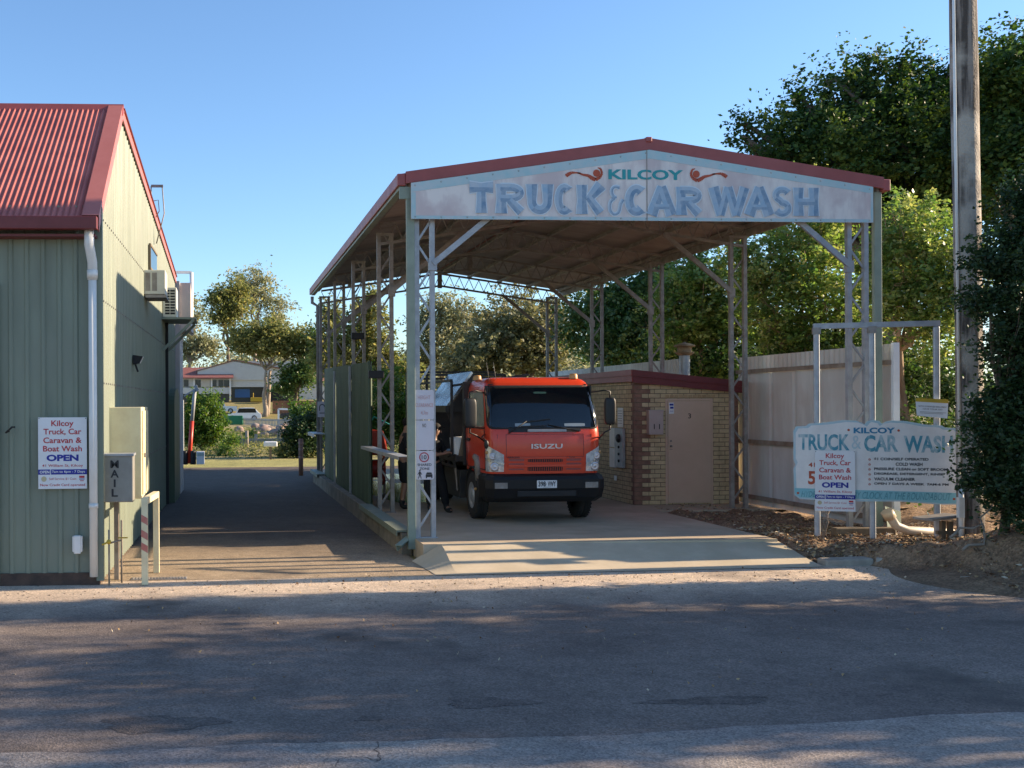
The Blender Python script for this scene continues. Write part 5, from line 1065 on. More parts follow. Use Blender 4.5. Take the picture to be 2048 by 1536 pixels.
# ================================================================ PEOPLE
def person(loc, label, joints, edges, radii, hair=None):
    e = MB(); o = None
    names = list(joints); me = bpy.data.meshes.new('person'); o = bpy.data.objects.new('person', me); C.objects.link(o); o.location = loc; BASE[o.name] = Vector(loc)
    me.from_pydata([joints[n] for n in names], [(names.index(a), names.index(b_)) for a, b_ in edges], [])
    sk = o.modifiers.new('skin','SKIN'); sk.use_smooth_shade = True
    for i, n in enumerate(names):
        r = radii[n]; me.skin_vertices[0].data[i].radius = r if isinstance(r, tuple) else (r, r)
    me.skin_vertices[0].data[names.index('pelvis')].use_root = True
    s2 = o.modifiers.new('sub','SUBSURF'); s2.levels = 1; s2.render_levels = 1
    me.materials.append(M['skin']); tag(o, label, 'person', 'people washing the truck'); return o
def garment(name, parent, pts, edges, radii, m, root=0):
    me = bpy.data.meshes.new(name); o = bpy.data.objects.new(name, me); C.objects.link(o); o.parent = parent; BASE[o.name] = BASE[parent.name]
    me.from_pydata(pts, [], []) if not edges else me.from_pydata(pts, edges, [])
    sk = o.modifiers.new('skin','SKIN'); sk.use_smooth_shade = True
    for i, r in enumerate(radii): me.skin_vertices[0].data[i].radius = r if isinstance(r, tuple) else (r, r)
    me.skin_vertices[0].data[root].use_root = True
    s2 = o.modifiers.new('sub','SUBSURF'); s2.levels = 1; s2.render_levels = 1; me.materials.append(m); return o
# first person: stands facing +X, head bowed a little, arms forward
def make_person(loc, label, pose):
    J = dict(pelvis=(0,0,.95), chest=(.02,0,1.30), neck=(.05,0,1.48), head0=(.08,0,1.56), head1=(.10,0,1.68),
             hipL=(0,.10,.90), kneeL=(.03,.12,.50), ankL=(-.02,.12,.10), toeL=(.14,.14,.04),
             hipR=(0,-.10,.90), kneeR=(.02,-.12,.50), ankR=(-.06,-.12,.10), toeR=(.10,-.14,.04),
             shL=(.02,.19,1.40), elL=(.06,.25,1.12), wrL=(.28,.16,1.06), haL=(.36,.13,1.07),
             shR=(.02,-.19,1.40), elR=(.04,-.25,1.12), wrR=(.27,-.16,1.08), haR=(.35,-.13,1.09))
    J.update(pose)
    for s_ in 'LR':
        h = Vector(J['ha'+s_]); d = (h-Vector(J['wr'+s_])).normalized(); sd = d.cross(Vector((0,0,1))).normalized()
        for k, (o_, ln) in enumerate(((-.03,.055),(-.012,.07),(.010,.066),(.030,.05))):
            J['f%s%da' % (s_, k)] = tuple(h+sd*o_+d*.03); J['f%s%db' % (s_, k)] = tuple(h+sd*o_+d*(.03+ln*.6)+Vector((0,0,-.015))); J['f%s%dc' % (s_, k)] = tuple(h+sd*o_+d*(.03+ln*.8)+Vector((0,0,-.045)))
        J['t%sa' % s_] = tuple(h+sd*(-.045)+d*(-.01)); J['t%sb' % s_] = tuple(h+sd*(-.06)+d*.03+Vector((0,0,-.02)))
    E_ = [('pelvis','chest'),('chest','neck'),('neck','head0'),('head0','head1')]
    for s_ in 'LR':
        E_ += [('pelvis','hip'+s_),('hip'+s_,'knee'+s_),('knee'+s_,'ank'+s_),('ank'+s_,'toe'+s_),('chest','sh'+s_),('sh'+s_,'el'+s_),('el'+s_,'wr'+s_),('wr'+s_,'ha'+s_),('ha'+s_,'t%sa' % s_),('t%sa' % s_,'t%sb' % s_)]
        for k in range(4): E_ += [('ha'+s_,'f%s%da' % (s_,k)),('f%s%da' % (s_,k),'f%s%db' % (s_,k)),('f%s%db' % (s_,k),'f%s%dc' % (s_,k))]
    Rr = dict(pelvis=(.13,.10), chest=(.15,.11), neck=.055, head0=.085, head1=.09)
    for s_ in 'LR':
        Rr.update({'hip'+s_:.09,'knee'+s_:.058,'ank'+s_:.042,'toe'+s_:.022,'sh'+s_:.062,'el'+s_:.042,'wr'+s_:.028,'ha'+s_:(.035,.016),'t%sa' % s_:.012,'t%sb' % s_:.009})
        for k in range(4): Rr.update({'f%s%da' % (s_,k):.0095,'f%s%db' % (s_,k):.0085,'f%s%dc' % (s_,k):.008})
    p = person(loc, label, J, E_, Rr)
    v = lambda n: Vector(J[n]); up_ = lambda a, b_, t: tuple(v(a).lerp(v(b_), t))
    # shirt, shorts / trousers, boots, cap
    pts = [J['pelvis'],J['chest'],up_('chest','neck',.75)]; ed = [(0,1),(1,2)]; rr = [(.155,.125),(.185,.14),(.085,.085)]
    for s_ in 'LR':
        k = len(pts); pts += [J['sh'+s_], up_('sh'+s_,'el'+s_,.55), up_('sh'+s_,'el'+s_,.9)]; ed += [(1,k),(k,k+1),(k+1,k+2)]; rr += [.085,.072,.068]
    garment('shirt', p, pts, ed, rr, M['black_cloth'])
    pts = [up_('pelvis','chest',.25),J['pelvis']]; ed = [(0,1)]; rr = [(.15,.12),(.16,.13)]
    for s_ in 'LR':
        k = len(pts); pts += [J['hip'+s_], up_('hip'+s_,'knee'+s_,.55), up_('hip'+s_,'knee'+s_,1.05)]; ed += [(1,k),(k,k+1),(k+1,k+2)]; rr += [.115,.105,.095]
        if 'long' in label:
            pts += [up_('knee'+s_,'ank'+s_,.95)]; ed += [(k+2,k+3)]; rr += [.075]
    garment('trousers' if 'long' in label else 'shorts', p, pts, ed, rr, M['black_cloth'])
    for s_ in 'LR':
        garment('boot', p, [up_('ank'+s_,'knee'+s_,.22), J['ank'+s_], tuple(v('ank'+s_)+Vector((0,0,-.055))), J['toe'+s_]], [(0,1),(1,2),(2,3)], [.062,.062,.055,.06], M['rubber'])
    h0 = v('head0'); h1 = v('head1'); fd_ = Vector((1,0,-.15)).normalized(); c_ = h0.lerp(h1,.6)
    b = MB(); b.ball(c_+Vector((-.018,0,.035)), .098, 10, (1.05,.92,.95))
    b.bar(c_+fd_*.06+Vector((0,0,.06)), c_+fd_*.15+Vector((0,0,.045)), .15, .014); o = b.build('cap', M['hair'], p, local=True)
    b = MB(); b.ball(c_+fd_*.085+Vector((0,0,-.035)),.016,6,(1,.8,1.3)); 
    for sg in (-1, 1): b.ball(c_+Vector((-.005,sg*.088,-.02)),.024,6,(.6,.4,1.2))
    b.build('nose_and_ears', M['skin'], p, local=True)
    b = MB()
    for sg in (-1, 1): b.ball(c_+fd_*.078+Vector((0,sg*.032,-.005)),.010,6)
    b.bar(c_+fd_*.083+Vector((0,-.022,-.075)), c_+fd_*.083+Vector((0,.022,-.075)), .008, .008); b.build('eyes_and_mouth', M['hair'], p, local=True)
    return p
make_person((3.54,20.6,0), 'person in black cap, shirt and shorts standing behind the left lattice post', {})
make_person((3.93,19.72,0), 'person in long black trousers leaning at the side of the truck tray',
    dict(pelvis=(.02,0,.90),chest=(.0,.0,1.22),neck=(.02,0,1.40),head0=(.06,0,1.48),head1=(.09,0,1.59),hipL=(.10,.02,.86),hipR=(-.08,0,.86),kneeL=(.20,.05,.48),ankL=(.27,.05,.10),toeL=(.33,-.10,.04),
         kneeR=(-.06,.02,.48),ankR=(-.04,.02,.10),toeR=(-.02,-.14,.04),shL=(.16,.12,1.30),elL=(.26,.05,1.10),wrL=(.32,-.02,1.12),haL=(.40,-.02,1.14),shR=(-.12,-.12,1.30),elR=(.02,-.20,1.08),wrR=(.16,-.2,1.10),haR=(.24,-.2,1.12)))
lance = MB(); lance.tube([(4.20,19.66,1.03),(4.42,19.62,1.14),(4.60,19.60,1.25)], .012, 6); tag(lance.build('wash_lance', M['dark']), 'thin black wash lance held toward the truck tray', 'wash lance')
# ================================================================ RED HOSE REEL
hr2 = empty('hose_reel', (3.35,23.2,0), 'bright red hose reel on a frame behind the left lattice posts', 'hose reel')
for x in (3.05, 3.50):
    b = MB()
    b.lathe([(0,.36),(.02,.37),(.04,.36),(.04,.30),(0,.30),(0,.36)], (x,23.2,.62), 'x', 24)
    for k in range(6): t = 2*PI*k/6; b.bar((x+.02,23.2,.62),(x+.02,23.2+.32*math.cos(t),.62+.32*math.sin(t)),.03,.05)
    b.build('disc', M['red_plastic'], hr2)
b = MB(); b.lathe([(0,.20),(.40,.20)], (3.08,23.2,.62),'x',18); b.build('drum', M['red_plastic'], hr2)
b = MB(); b.box((3.0,22.95,.92),(3.58,23.4,1.30)); b.prism([(3.0,22.9,1.02),(3.6,22.9,.98),(3.5,22.9,1.45),(3.15,22.9,1.5)], (0,.06,0)); b.build('hood', M['red_plastic'], hr2, bevel=.03)
b = MB(); b.tube([(3.15,23.0,1.45),(3.3,22.95,1.75),(3.7,22.95,1.55),(3.72,23,1.0),(3.5,23.1,.7)], .018, 8); b.build('hose', M['teal'], hr2)
b = MB(); b.bar((3.02,23.2,0),(3.02,23.2,.62),.05,.05); b.bar((3.56,23.2,0),(3.56,23.2,.62),.05,.05); b.bar((3.02,22.9,.03),(3.02,23.5,.03),.05,.05); b.bar((3.56,22.9,.03),(3.56,23.5,.03),.05,.05); b.build('frame', M['galv_dull'], hr2)
# black lamp boxes hung on the left columns
for i, (px_, py_, Y_, l) in enumerate(((715,672,23.6,'small black box high on the third left column'),(752,749,19.8,'black box on the second left column above the screen'))):
    q = at(px_,py_,Y_-.12); b = MB(); b.box((q.x-.14,Y_-.2,q.z-.07),(q.x+.14,Y_-.05,q.z+.07)); tag(b.build('lamp_box', M['dark'], bevel=.01), l, 'lamp box', 'black boxes on the left carport columns')
# ================================================================ FAR END OF THE ALLEY
bo = empty('bollard', gd(602,951), 'dark red and white striped bollard at the far end of the alley', 'bollard')
q = gd(602,951); b = MB(); b.tube([q, q+Vector((0,0,1.18))], .075, 12); b.build('post', M['brick_trim'], bo)
b = MB()
for z in (.55,.80,1.02): b.lathe([(z,.079),(z+.08,.079)], (q.x,q.y,q.z),'z',12)
b.build('band', mat('bollard_band',(.34,.20,.17),.6), bo)
def P38(px, py): return at(px,py,38.5)
bm_ = empty('boom_pole', P38(383,927), 'leaning pole, red below and grey above, at the end of the alley', 'pole')
b = MB(); b.tube([P38(378,927),P38(384,842)], .075, 10); b.build('lower_pole', M['red_plastic'], bm_); b = MB(); b.tube([P38(384,842),P38(390,778)], .065, 10); b.build('upper_pole', M['grey_pole'], bm_)
b = MB(); b.bar(P38(390,778),P38(396,775),.3,.22); b.bar(P38(390,779),P38(368,792),.06,.05); b.build('head_bracket', M['galv'], bm_)
for i, (x0, x1, yt, l, m_) in enumerate(((363,376,903,'black rubbish drum left of the red pole',M['black_plastic']),(380,392,903,'black rubbish drum right of the red pole',M['dark']))):
    a_ = P38(x0,929); c_ = P38(x1,yt); b = MB(); r = (c_.x-a_.x)/2; b.lathe([(a_.z,r*.9),(a_.z+.03,r),(c_.z,r),(c_.z+.03,r*.9),(c_.z+.03,.01)], ((a_.x+c_.x)/2,38.5,0),'z',14); tag(b.build('rubbish_drum', m_), l, 'drum', 'drums at the end of the alley')
a_ = at(393,929,38.3); c_ = at(409,903,38.3); wc = empty('white_cabinet', ((a_.x+c_.x)/2,38.3,a_.z), 'small white cabinet with a picture panel beside the drums', 'cabinet')
b = MB(); b.box((a_.x,38.3,a_.z),(c_.x,38.6,c_.z)); b.build('case', M['white_paint'], wc, bevel=.01); b = MB(); b.box((a_.x+.03,38.29,a_.z+.30),(c_.x-.03,38.3,c_.z-.05)); b.build('picture_panel', mat('panel_pic',(.35,.45,.40),.5,0,(.5,.55,.55),8,.8), wc)
a_ = at(344,915,41); c_ = at(367,800,41); b = MB(); b.box((a_.x-1.5,41,-.25),(c_.x,41.25,c_.z)); tag(b.build('site_wall', M['white_paint']), 'white end wall peeping past the dark bay at the end of the alley', 'wall')
a_ = at(528,893,45); c_ = at(555,884,45); lb = empty('letterbox', ((a_.x+c_.x)/2,45,-.25), 'long white letterbox on a single post at the lawn edge', 'mailbox')
b = MB(); b.box((a_.x,45,a_.z-.02),(c_.x,45.4,c_.z+.02)); b.build('box', M['white_paint'], lb, bevel=.05); b = MB(); xm = (a_.x+c_.x)/2; b.bar((xm,45.2,-.3),(xm,45.2,a_.z),.1,.1); b.build('post', M['timber'], lb)
# garden posts, wire fence, rock pile, gate frame
def gz(px, py, zz=None):
    "ground point of the far slope hit by a photo pixel"
    u, v = _uv(px, py); c, s_ = math.cos(TH), math.sin(TH); d = 40.
    while d < 200:
        X, Y, Z = d*(u*c+s_), d*(c-u*s_), H+v*d
        if Z <= ter(X, Y): return Vector((X,Y,ter(X,Y)))
        d += .25
    return Vector((X,Y,Z))
fpn = [(434,906,873),(490,905,872),(437,880,862),(515,890,866),(552,888,868),(574,886,872)]
for i, (px_, yb, yt) in enumerate(((434,905,872),(494,897,861),(512,893,868),(552,887,876),(556,886,851))):
    g0 = gz(px_, yb); t_ = at(px_+(4 if i == 4 else 0), yt, g0.y); b = MB(); b.tube([g0, t_], [.11,.09], 7)
    tag(b.build('garden_post', M['twig']), ['leftmost pale garden post, beside the round bush','thin garden post behind the yellow green shrub','short garden post left of the rock pile','short white garden post below the rock pile','leaning pale garden post near the dark right bush'][i], 'post', 'posts in the garden beyond the alley')
rk = MB(); rock = mat('rock',(.22,.13,.10),.9,0,(.34,.28,.25),2,.9,bump=.5,bscale=6)
for i in range(34):
    q = gz(random.uniform(515,560), random.uniform(856,874)); r = random.uniform(.2,.55)
    rk.ball(q+Vector((random.gauss(0,1),random.gauss(0,1),r*.4)), r, 4, (random.uniform(.8,1.5),random.uniform(.7,1.2),random.uniform(.6,1)))
tag(rk.build('rock_pile', rock), 'heap of reddish rocks and rubble in the garden slope', 'rock pile', None, 'stuff')
q = gz(540,862); b = MB(); gq = empty('gate_frame', gz(572,868), 'white square tubular gate frame standing in front of the parked cars', 'gate')
for px_ in (515+42, 515+62+24):
    b = MB(); g0 = gz(px_,848); t_ = at(px_,818,g0.y); b.bar(g0, t_, .22,.22); b.build('post', M['white_paint'], gq)
g0 = gz(557,848); t0 = at(557,818,g0.y); t1 = at(601,819,g0.y); b = MB(); b.bar(t0,t1,.22,.22); b.build('top_rail', M['white_paint'], gq)
wf = empty('wire_fence', gz(520,850), 'low grey picket fence running along the parked cars', 'fence')
b = MB(); pts = [gz(450,846),gz(490,850),gz(520,852),gz(555,855),gz(585,856),gz(620,857)]
for p, q in zip(pts, pts[1:]):
    for k in range(12):
        r_ = p.lerp(q,k/12); b.bar(r_, r_+Vector((0,0,.85)), .10,.05)
b.build('picket', M['grey_pole'], wf)
b = MB()
for p, q in zip(pts, pts[1:]): b.bar(p+Vector((0,0,.7)), q+Vector((0,0,.7)), .05,.08); b.bar(p+Vector((0,0,.2)), q+Vector((0,0,.2)), .05,.06)
b.build('rail', M['grey_pole'], wf)
b = MB(); p0, p1 = gz(465,889), gz(575,888); b.bar(p0+Vector((0,0,.1)), p1+Vector((0,0,.1)), .3,.45); tag(b.build('retaining_edge', M['rail_rust']), 'low brown retaining edge across the garden', 'retaining wall')
b = MB(); p0 = gz(565,835); b.bar(gz(545,826)+Vector((0,0,.6)), gz(640,826)+Vector((0,0,.6)), .3, 2.2); tag(b.build('block_wall', M['brick_trim']), 'long shaded brown retaining wall behind the cars', 'retaining wall')
# cars
def car(name, c, L, W_, Hh, m, label, kind='suv', rz=0):
    e = empty(name, c, label, 'car', 'cars parked up the slope', rz); y = W_/2
    pr = [(-L/2,.35),(-L/2+.05,.85),(-L*.36,.98),(-L*.22,1.02),(-L*.12,Hh*.97),(L*.05,Hh),(L*.30,Hh*.98),(L*.43,Hh*.62),(L/2-.02,.9),(L/2,.4),(L/2-.1,.30),(-L/2+.1,.28)]
    if kind == 'ute': pr = [(-L/2,.35),(-L/2+.05,.85),(-L*.32,.98),(-L*.22,1.02),(-L*.10,Hh*.97),(L*.10,Hh),(L*.15,1.0),(L/2,.98),(L/2,.4),(L/2-.1,.30),(-L/2+.1,.28)]
    b = MB(); b.prism([(x,-y,z) for x, z in pr],(0,W_,0)); b.build('body', m, e, local=True, bevel=.05)
    g0, g1 = -L*.20, L*(.36 if kind == 'suv' else .11)
    for sg in (-1, 1):
        b = MB(); yy = sg*(y+.006); b.prism([(g0+.10,yy,1.06),(g1,yy,1.06),(g1-.12,yy,Hh*.93),(g0+.30,yy,Hh*.93)],(0,sg*.004,0)); b.build('side_window', M['glass_dark'], e, local=True)
    for sx in (-L*.32, L*.30):
        for sg in (-1, 1):
            b = MB(); b.lathe([(-.11,.10),(-.11,.36),(.11,.36),(.11,.10)], (sx,sg*(y-.08),.36),'y',18); w_ = b.build('wheel', M['rubber'], e, local=True)
            b = MB(); b.lathe([(sg*.115,.22),(sg*.12,.05),(sg*.12,.001)], (sx,sg*(y-.08),.36),'y',14); b.build('rim', M['galv'], w_, local=True)
    for sg in (-1, 1):
        b = MB(); b.box((-L/2-.01,sg*y*.85-.12,.70),(-L/2+.06,sg*y*.85+.12,.85)); b.build('headlight', M['lamp_glass'], e, local=True)
        b = MB(); b.box((L/2-.06,sg*y*.88-.08,.75),(L/2+.012,sg*y*.88+.08,1.05)); b.build('tail_light', M['red_plastic'], e, local=True)
q = at(487,843,143); q.z = ter(q.x,143); car('parked_car', q, 4.7, 1.85, 1.75, M['car_white'], 'white station wagon parked side on beyond the garden fence', 'suv')
q = at(592,838,144); q.z = ter(q.x,144); car('parked_car', q, 4.5, 1.8, 1.6, M['car_dark'], 'dark car parked at the right, behind the dark bush', 'suv')
q = at(441,826,150); q.z = ter(q.x,150); car('parked_car', q, 4.6, 1.8, 1.6, M['car_white'], 'white ute half hidden behind the round bush under the house', 'ute')
b = MB(); q = gz(462,850); b.box(q+Vector((-1.4,0,0)), q+Vector((1.4,1.2,1.1))); tag(b.build('garden_bin', M['bin_green'], bevel=.06), 'low green planter tub in front of the white wagon', 'tub')
b = MB(); q = gz(515,806); b.box(q+Vector((-1,0,.2)), q+Vector((1.1,.8,.8))); b.bar(q+Vector((-.6,.3,.8)), q+Vector((-.6,.3,1.5)),.1,.1); tag(b.build('digger', M['yellow'], bevel=.1), 'small yellow machine under the gum trees by the house', 'machine')
# house
Yh = 160.; hs = empty('timber_house', at(470,803,Yh), 'high set pale timber house with red veranda roof on the hill', 'house')
def hq(px, py, dy=0): return at(px,py,Yh+dy)
def hbox(mb, px0, py0, px1, py1, y0, y1):
    a_, c_ = at(px0,py1,Yh), at(px1,py0,Yh); mb.box((a_.x,Yh+y0,a_.z),(c_.x,Yh+y1,c_.z))
b = MB(); hbox(b,340,757,463,773,0,.2) ; hbox(b,340,775,461,788,-.1,14); b.build('veranda_wall', M['house_wall'], hs)
b = MB(); hbox(b,463,722,600,774,.5,9); gab = [hq(395,739,.3),hq(463,722,.3),hq(530,735,.3),hq(530,760,.3),hq(395,760,.3)]; b.prism(gab[::-1],(0,6,0)); b.build('wall', M['house_wall'], hs)
b = MB(); rp_ = [hq(340,757,-.8),hq(467,757,-.8),hq(465,737,2.5),hq(340,737,2.5)]; b.prism(rp_,(0,0,.15)); b.build('veranda_roof', M['house_roof'], hs)
b = MB(); b.prism([hq(393,741,.2),hq(470,719,.2),hq(470,721.5,.2),hq(393,743,.2)],(0,9,0)); b.prism([hq(470,719,.2),hq(560,735,.2),hq(560,738,.2),hq(470,721.5,.2)],(0,9,0)); b.build('roof', M['brick_trim'], hs)
for x0, x1 in ((357,365),(368,377),(391,401),(425,433),(437,446),(448,459)):
    b = MB(); hbox(b,x0,760,x1,773,-.14,-.02); wn = b.build('window', M['house_window'], hs)
b = MB(); hbox(b,402,758,420,774,-.12,-.03); b.build('curtain', mat('curtain',(.55,.52,.46),.9), hs)
for x0 in (387,422,459):
    b = MB(); hbox(b,x0,757,x0+2.6,800,-.2,-.12); b.build('post', M['white_paint'], hs)
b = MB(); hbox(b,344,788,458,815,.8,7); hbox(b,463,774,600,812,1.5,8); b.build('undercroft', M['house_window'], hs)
b = MB(); hbox(b,470,778,500,795,1.0,1.2); b.build('tarp_screen', M['blue_tarp'], hs)
b = MB(); hbox(b,503,740,512,760,.35,.48); b.build('window', M['house_window'], hs)
h2 = empty('far_house', at(610,790,178), 'low house with reddish roof mostly hidden behind the spreading tree', 'house')
b = MB(); a_, c_ = at(560,800,178), at(680,760,178); b.box((a_.x,178,a_.z-1),(c_.x,190,c_.z)); b.build('wall', M['house_wall'], h2)
b = MB(); b.prism([at(552,762,177),at(690,762,177),at(660,738,181),at(575,738,181)],(0,6,0)); b.build('roof', mat('far_roof',(.40,.20,.14),.7), h2)
# ================================================================ VEGETATION
def leaves(cent, sig, n, size, elong=1.7, droop=0., up=.35, rs=rng, dirs=None, ln=1.9):
    "n small folded leaf faces round every cluster centre"
    m = len(cent); N_ = m*n; c = np.repeat(cent, n, 0); s_ = np.repeat(sig, n, 0)
    g_ = rs.normal(size=(N_,3)); l_ = np.linalg.norm(g_,axis=1)[:,None]; g_ *= np.minimum(1, 1.75/l_)
    if dirs is None: p = c+g_*s_
    else:
        t_ = rs.uniform(-1,1,N_)[:,None]; p = c+g_*s_*(.55-.3*t_)*.9+np.repeat(dirs,n,0)*t_*s_[:,:1]*ln
    a = rs.normal(size=(N_,3)); a[:,2] = a[:,2]*.6-droop; a /= np.linalg.norm(a,axis=1)[:,None]
    h = rs.normal(size=(N_,3))*(1-up)+np.array([0,0,1])*up; t = np.cross(a,h); t /= np.linalg.norm(t,axis=1)[:,None]+1e-9
    L_ = size*rs.uniform(.6,1.35,N_)[:,None]; W_ = L_/elong
    V = np.stack([p-a*L_*.5, p+t*W_*.5, p+a*L_*.5, p-t*W_*.5],1).reshape(-1,3); return V, N_
def leafmesh(name, V, N_, tone, m, parent, org):
    me = bpy.data.meshes.new(name); V = V-np.array(org); me.vertices.add(len(V)); me.vertices.foreach_set('co', V.astype(np.float32).ravel())
    me.loops.add(N_*4); me.loops.foreach_set('vertex_index', np.arange(N_*4,dtype=np.int32)); me.polygons.add(N_); me.polygons.foreach_set('loop_start', np.arange(0,N_*4,4,dtype=np.int32))
    me.update(); a = me.attributes.new('tone','FLOAT','FACE'); a.data.foreach_set('value', tone.astype(np.float32)); me.materials.append(m)
    o = bpy.data.objects.new(name, me); C.objects.link(o)
    if parent: o.parent = parent; BASE[o.name] = BASE[parent.name]
    else: o.location = org
    return o
def wander(p0, p1, n, jit):
    p0, p1 = Vector(p0), Vector(p1); out = []
    for i in range(n+1):
        t = i/n; q = p0.lerp(p1,t); q += Vector((random.gauss(0,jit),random.gauss(0,jit),random.gauss(0,jit*.5)))*math.sin(PI*t)**.5 if 0 < i < n else Vector((0,0,0)); out.append(q)
    return out
def tree(name, base, blobs, ncl, nleaf, size, lm, bark, label, group=None, trunk_r=.25, sig=.3, elong=1.7, shell=.6, twigs=0, droop=0., limbs=True, tr_n=1, cat='tree', trunk_top=None, up=.35, lump=.09):
    base = Vector(base); e = empty(name, base, label, cat, group)
    b = MB(); bl_ = [Vector(q[:3]) for q in blobs]
    if limbs:
        mid = base.lerp(sum(bl_,Vector())/len(bl_), .55) if trunk_top is None else Vector(trunk_top)
        for k in range(tr_n):
            off = Vector((random.uniform(-1,1),random.uniform(-1,1),0))*trunk_r*2.5*(k > 0)
            w_ = wander(base+off-Vector((0,0,.3)), mid+off*2.5, 6, trunk_r*.5); b.tube(w_, [trunk_r*(1.25-.7*i/6) for i in range(7)], 10, jit=.08)
        for q, bb_ in zip(bl_, blobs):
            w_ = wander(mid, q, 5, (q-mid).length*.06); r0 = trunk_r*.55; b.tube(w_, [r0*(1-.75*i/5) for i in range(6)], 7)
            for k in range(5 if twigs == 0 else twigs):
                d = Vector((random.gauss(0,1),random.gauss(0,1),random.gauss(.2,.8))).normalized(); q2 = q+Vector((d.x*bb_[3],d.y*bb_[4],d.z*bb_[5]))*random.uniform(.7,1.0); st_ = w_[random.randint(2,5)]
                w2 = wander(st_, q2, 4, (q2-q).length*.08); b.tube(w2, [r0*.32*(1-.2*i) for i in range(5)], 5, cap=False)
                if twigs:
                    for kk in range(4):
                        s3 = w2[random.randint(1,4)]; d3 = (d+Vector((random.gauss(0,.6),random.gauss(0,.6),random.gauss(.1,.5)))).normalized(); b.tube([s3, s3+d3*bb_[3]*.3, s3+d3*bb_[3]*.5+Vector((random.gauss(0,.1),0,random.gauss(0,.15)))], [r0*.12,r0*.08,r0*.03], 4, cap=False)
        b.build('trunk', bark, e)
    if ncl:
        cs = []; sg = []; tn = []; dr = []
        vol = np.array([q[3]*q[4]*q[5] for q in blobs])**(2/3); cnt = np.maximum(3,(vol/vol.sum()*ncl).astype(int))
        for q, k in zip(blobs, cnt):
            d = rng.normal(size=(k,3)); d /= np.linalg.norm(d,axis=1)[:,None]; r = shell+(1.04-shell)*rng.random(k)**.6
            r *= 1+lump*(np.sin(d[:,0]*4.3+q[0])+np.sin(d[:,1]*5.1+q[1])+np.sin(d[:,2]*5.7+q[2]*1.7)+.7*np.sin(d[:,0]*9+d[:,2]*8+q[0]*3))
            cs.append(np.array(q[:3])+d*r[:,None]*np.array(q[3:6])); s0 = sig*np.clip(rng.lognormal(-.1,.35,k),.4,1.9); dd = d+rng.normal(size=(k,3))*.45+np.array([0,0,.25-droop]); dd /= np.linalg.norm(dd,axis=1)[:,None]; dr.append(dd); sg.append(np.stack([s0,s0,s0*.75],1)); tn.append(rng.random(k))
        cs = np.concatenate(cs); sg = np.concatenate(sg); tn = np.concatenate(tn); dr = np.concatenate(dr)
        keep = cs[:,2] > base.z+.02; cs, sg, tn, dr = cs[keep], sg[keep], tn[keep], dr[keep]
        V, N_ = leaves(cs, sg, nleaf, size, elong, droop, up, dirs=dr); tone = np.clip(np.repeat(tn,nleaf)*.6+rng.random(N_)*.4,0,1)
        if cat in ('hedge','shrub','bush'):
            pass
        leafmesh('crown', V, N_, tone, lm, e, base)
    return e
LF = {}
LF['fig'] = leafmat('leaf_fig', (.018,.045,.014), (.045,.09,.022), (.15,.19,.04), .3, .5, .25)
LF['bright'] = leafmat('leaf_bright', (.075,.15,.04), (.19,.27,.07), (.46,.44,.16), .45, .34, .6)
LF['mid'] = leafmat('leaf_mid', (.03,.07,.02), (.07,.125,.035), (.18,.21,.06), .32, .42)
LF['hedge'] = leafmat('leaf_hedge', (.014,.035,.015), (.026,.055,.018), (.06,.10,.03), .28, .5)
LF['gum'] = leafmat('leaf_gum', (.15,.17,.09), (.25,.26,.15), (.42,.38,.24), .5, .5, .25)
LF['olive'] = leafmat('leaf_olive', (.09,.115,.04), (.18,.195,.07), (.36,.31,.13), .5, .5, .25)
LF['dead'] = leafmat('leaf_dead', (.085,.09,.04), (.16,.16,.07), (.32,.28,.15), .35, .6)
LF['bush'] = leafmat('leaf_bush', (.04,.09,.02), (.09,.16,.03), (.20,.24,.05), .4, .5)
def B(px, py, Y, rpx, rpy=None, ry=None):
    "a crown lobe: photo centre, distance, radii in photo pixels turned to metres"
    p = at(px,py,Y); k = Y/2150.*1.01; rx = rpx*k; rz = (rpy or rpx)*k; return (p.x,p.y,p.z,rx,ry or rx,rz)
def T0(px, Y): p = at(px,900,Y); return (p.x, Y, ter(p.x,Y))
grpR = 'trees along the right boundary'
# big dark fig at the back right
Y = 34
tree('fig_tree', T0(1800,Y), [B(1545,320,Y,56,60),B(1615,268,Y,68,72),B(1695,238,Y+1,78,80),B(1650,330,Y-1,110,90),B(1790,215,Y,90,85),B(1830,320,Y-1,120,120),B(1900,230,Y+1,100,100),B(1990,205,Y,105,95),B(2060,300,Y,120,130),B(1950,360,Y-1,110,110),B(1520,400,Y+1,60,70),B(1760,430,Y+1,120,90),B(1492,248,Y,12,9),B(1484,272,Y,14,9),B(1600,190,Y,22,16),B(1675,160,Y,30,20),B(1740,140,Y,28,20),B(1800,130,Y,30,18),B(1880,150,Y,30,20)], 1500, 70, .15, LF['fig'], M['bark'], 'tall dark dense tree filling the sky behind the carport roof', grpR, .5, .42, 1.6, .62, lump=.13)
tree('leafy_tree', T0(2040,30), [B(2040,150,30,70,60),B(2100,250,30,100,130),B(2000,320,30,60,60)], 700, 40, .16, LF['fig'], M['bark'], 'dark tree top at the right edge beyond the power pole', grpR, .4, .4, 1.6, .6)
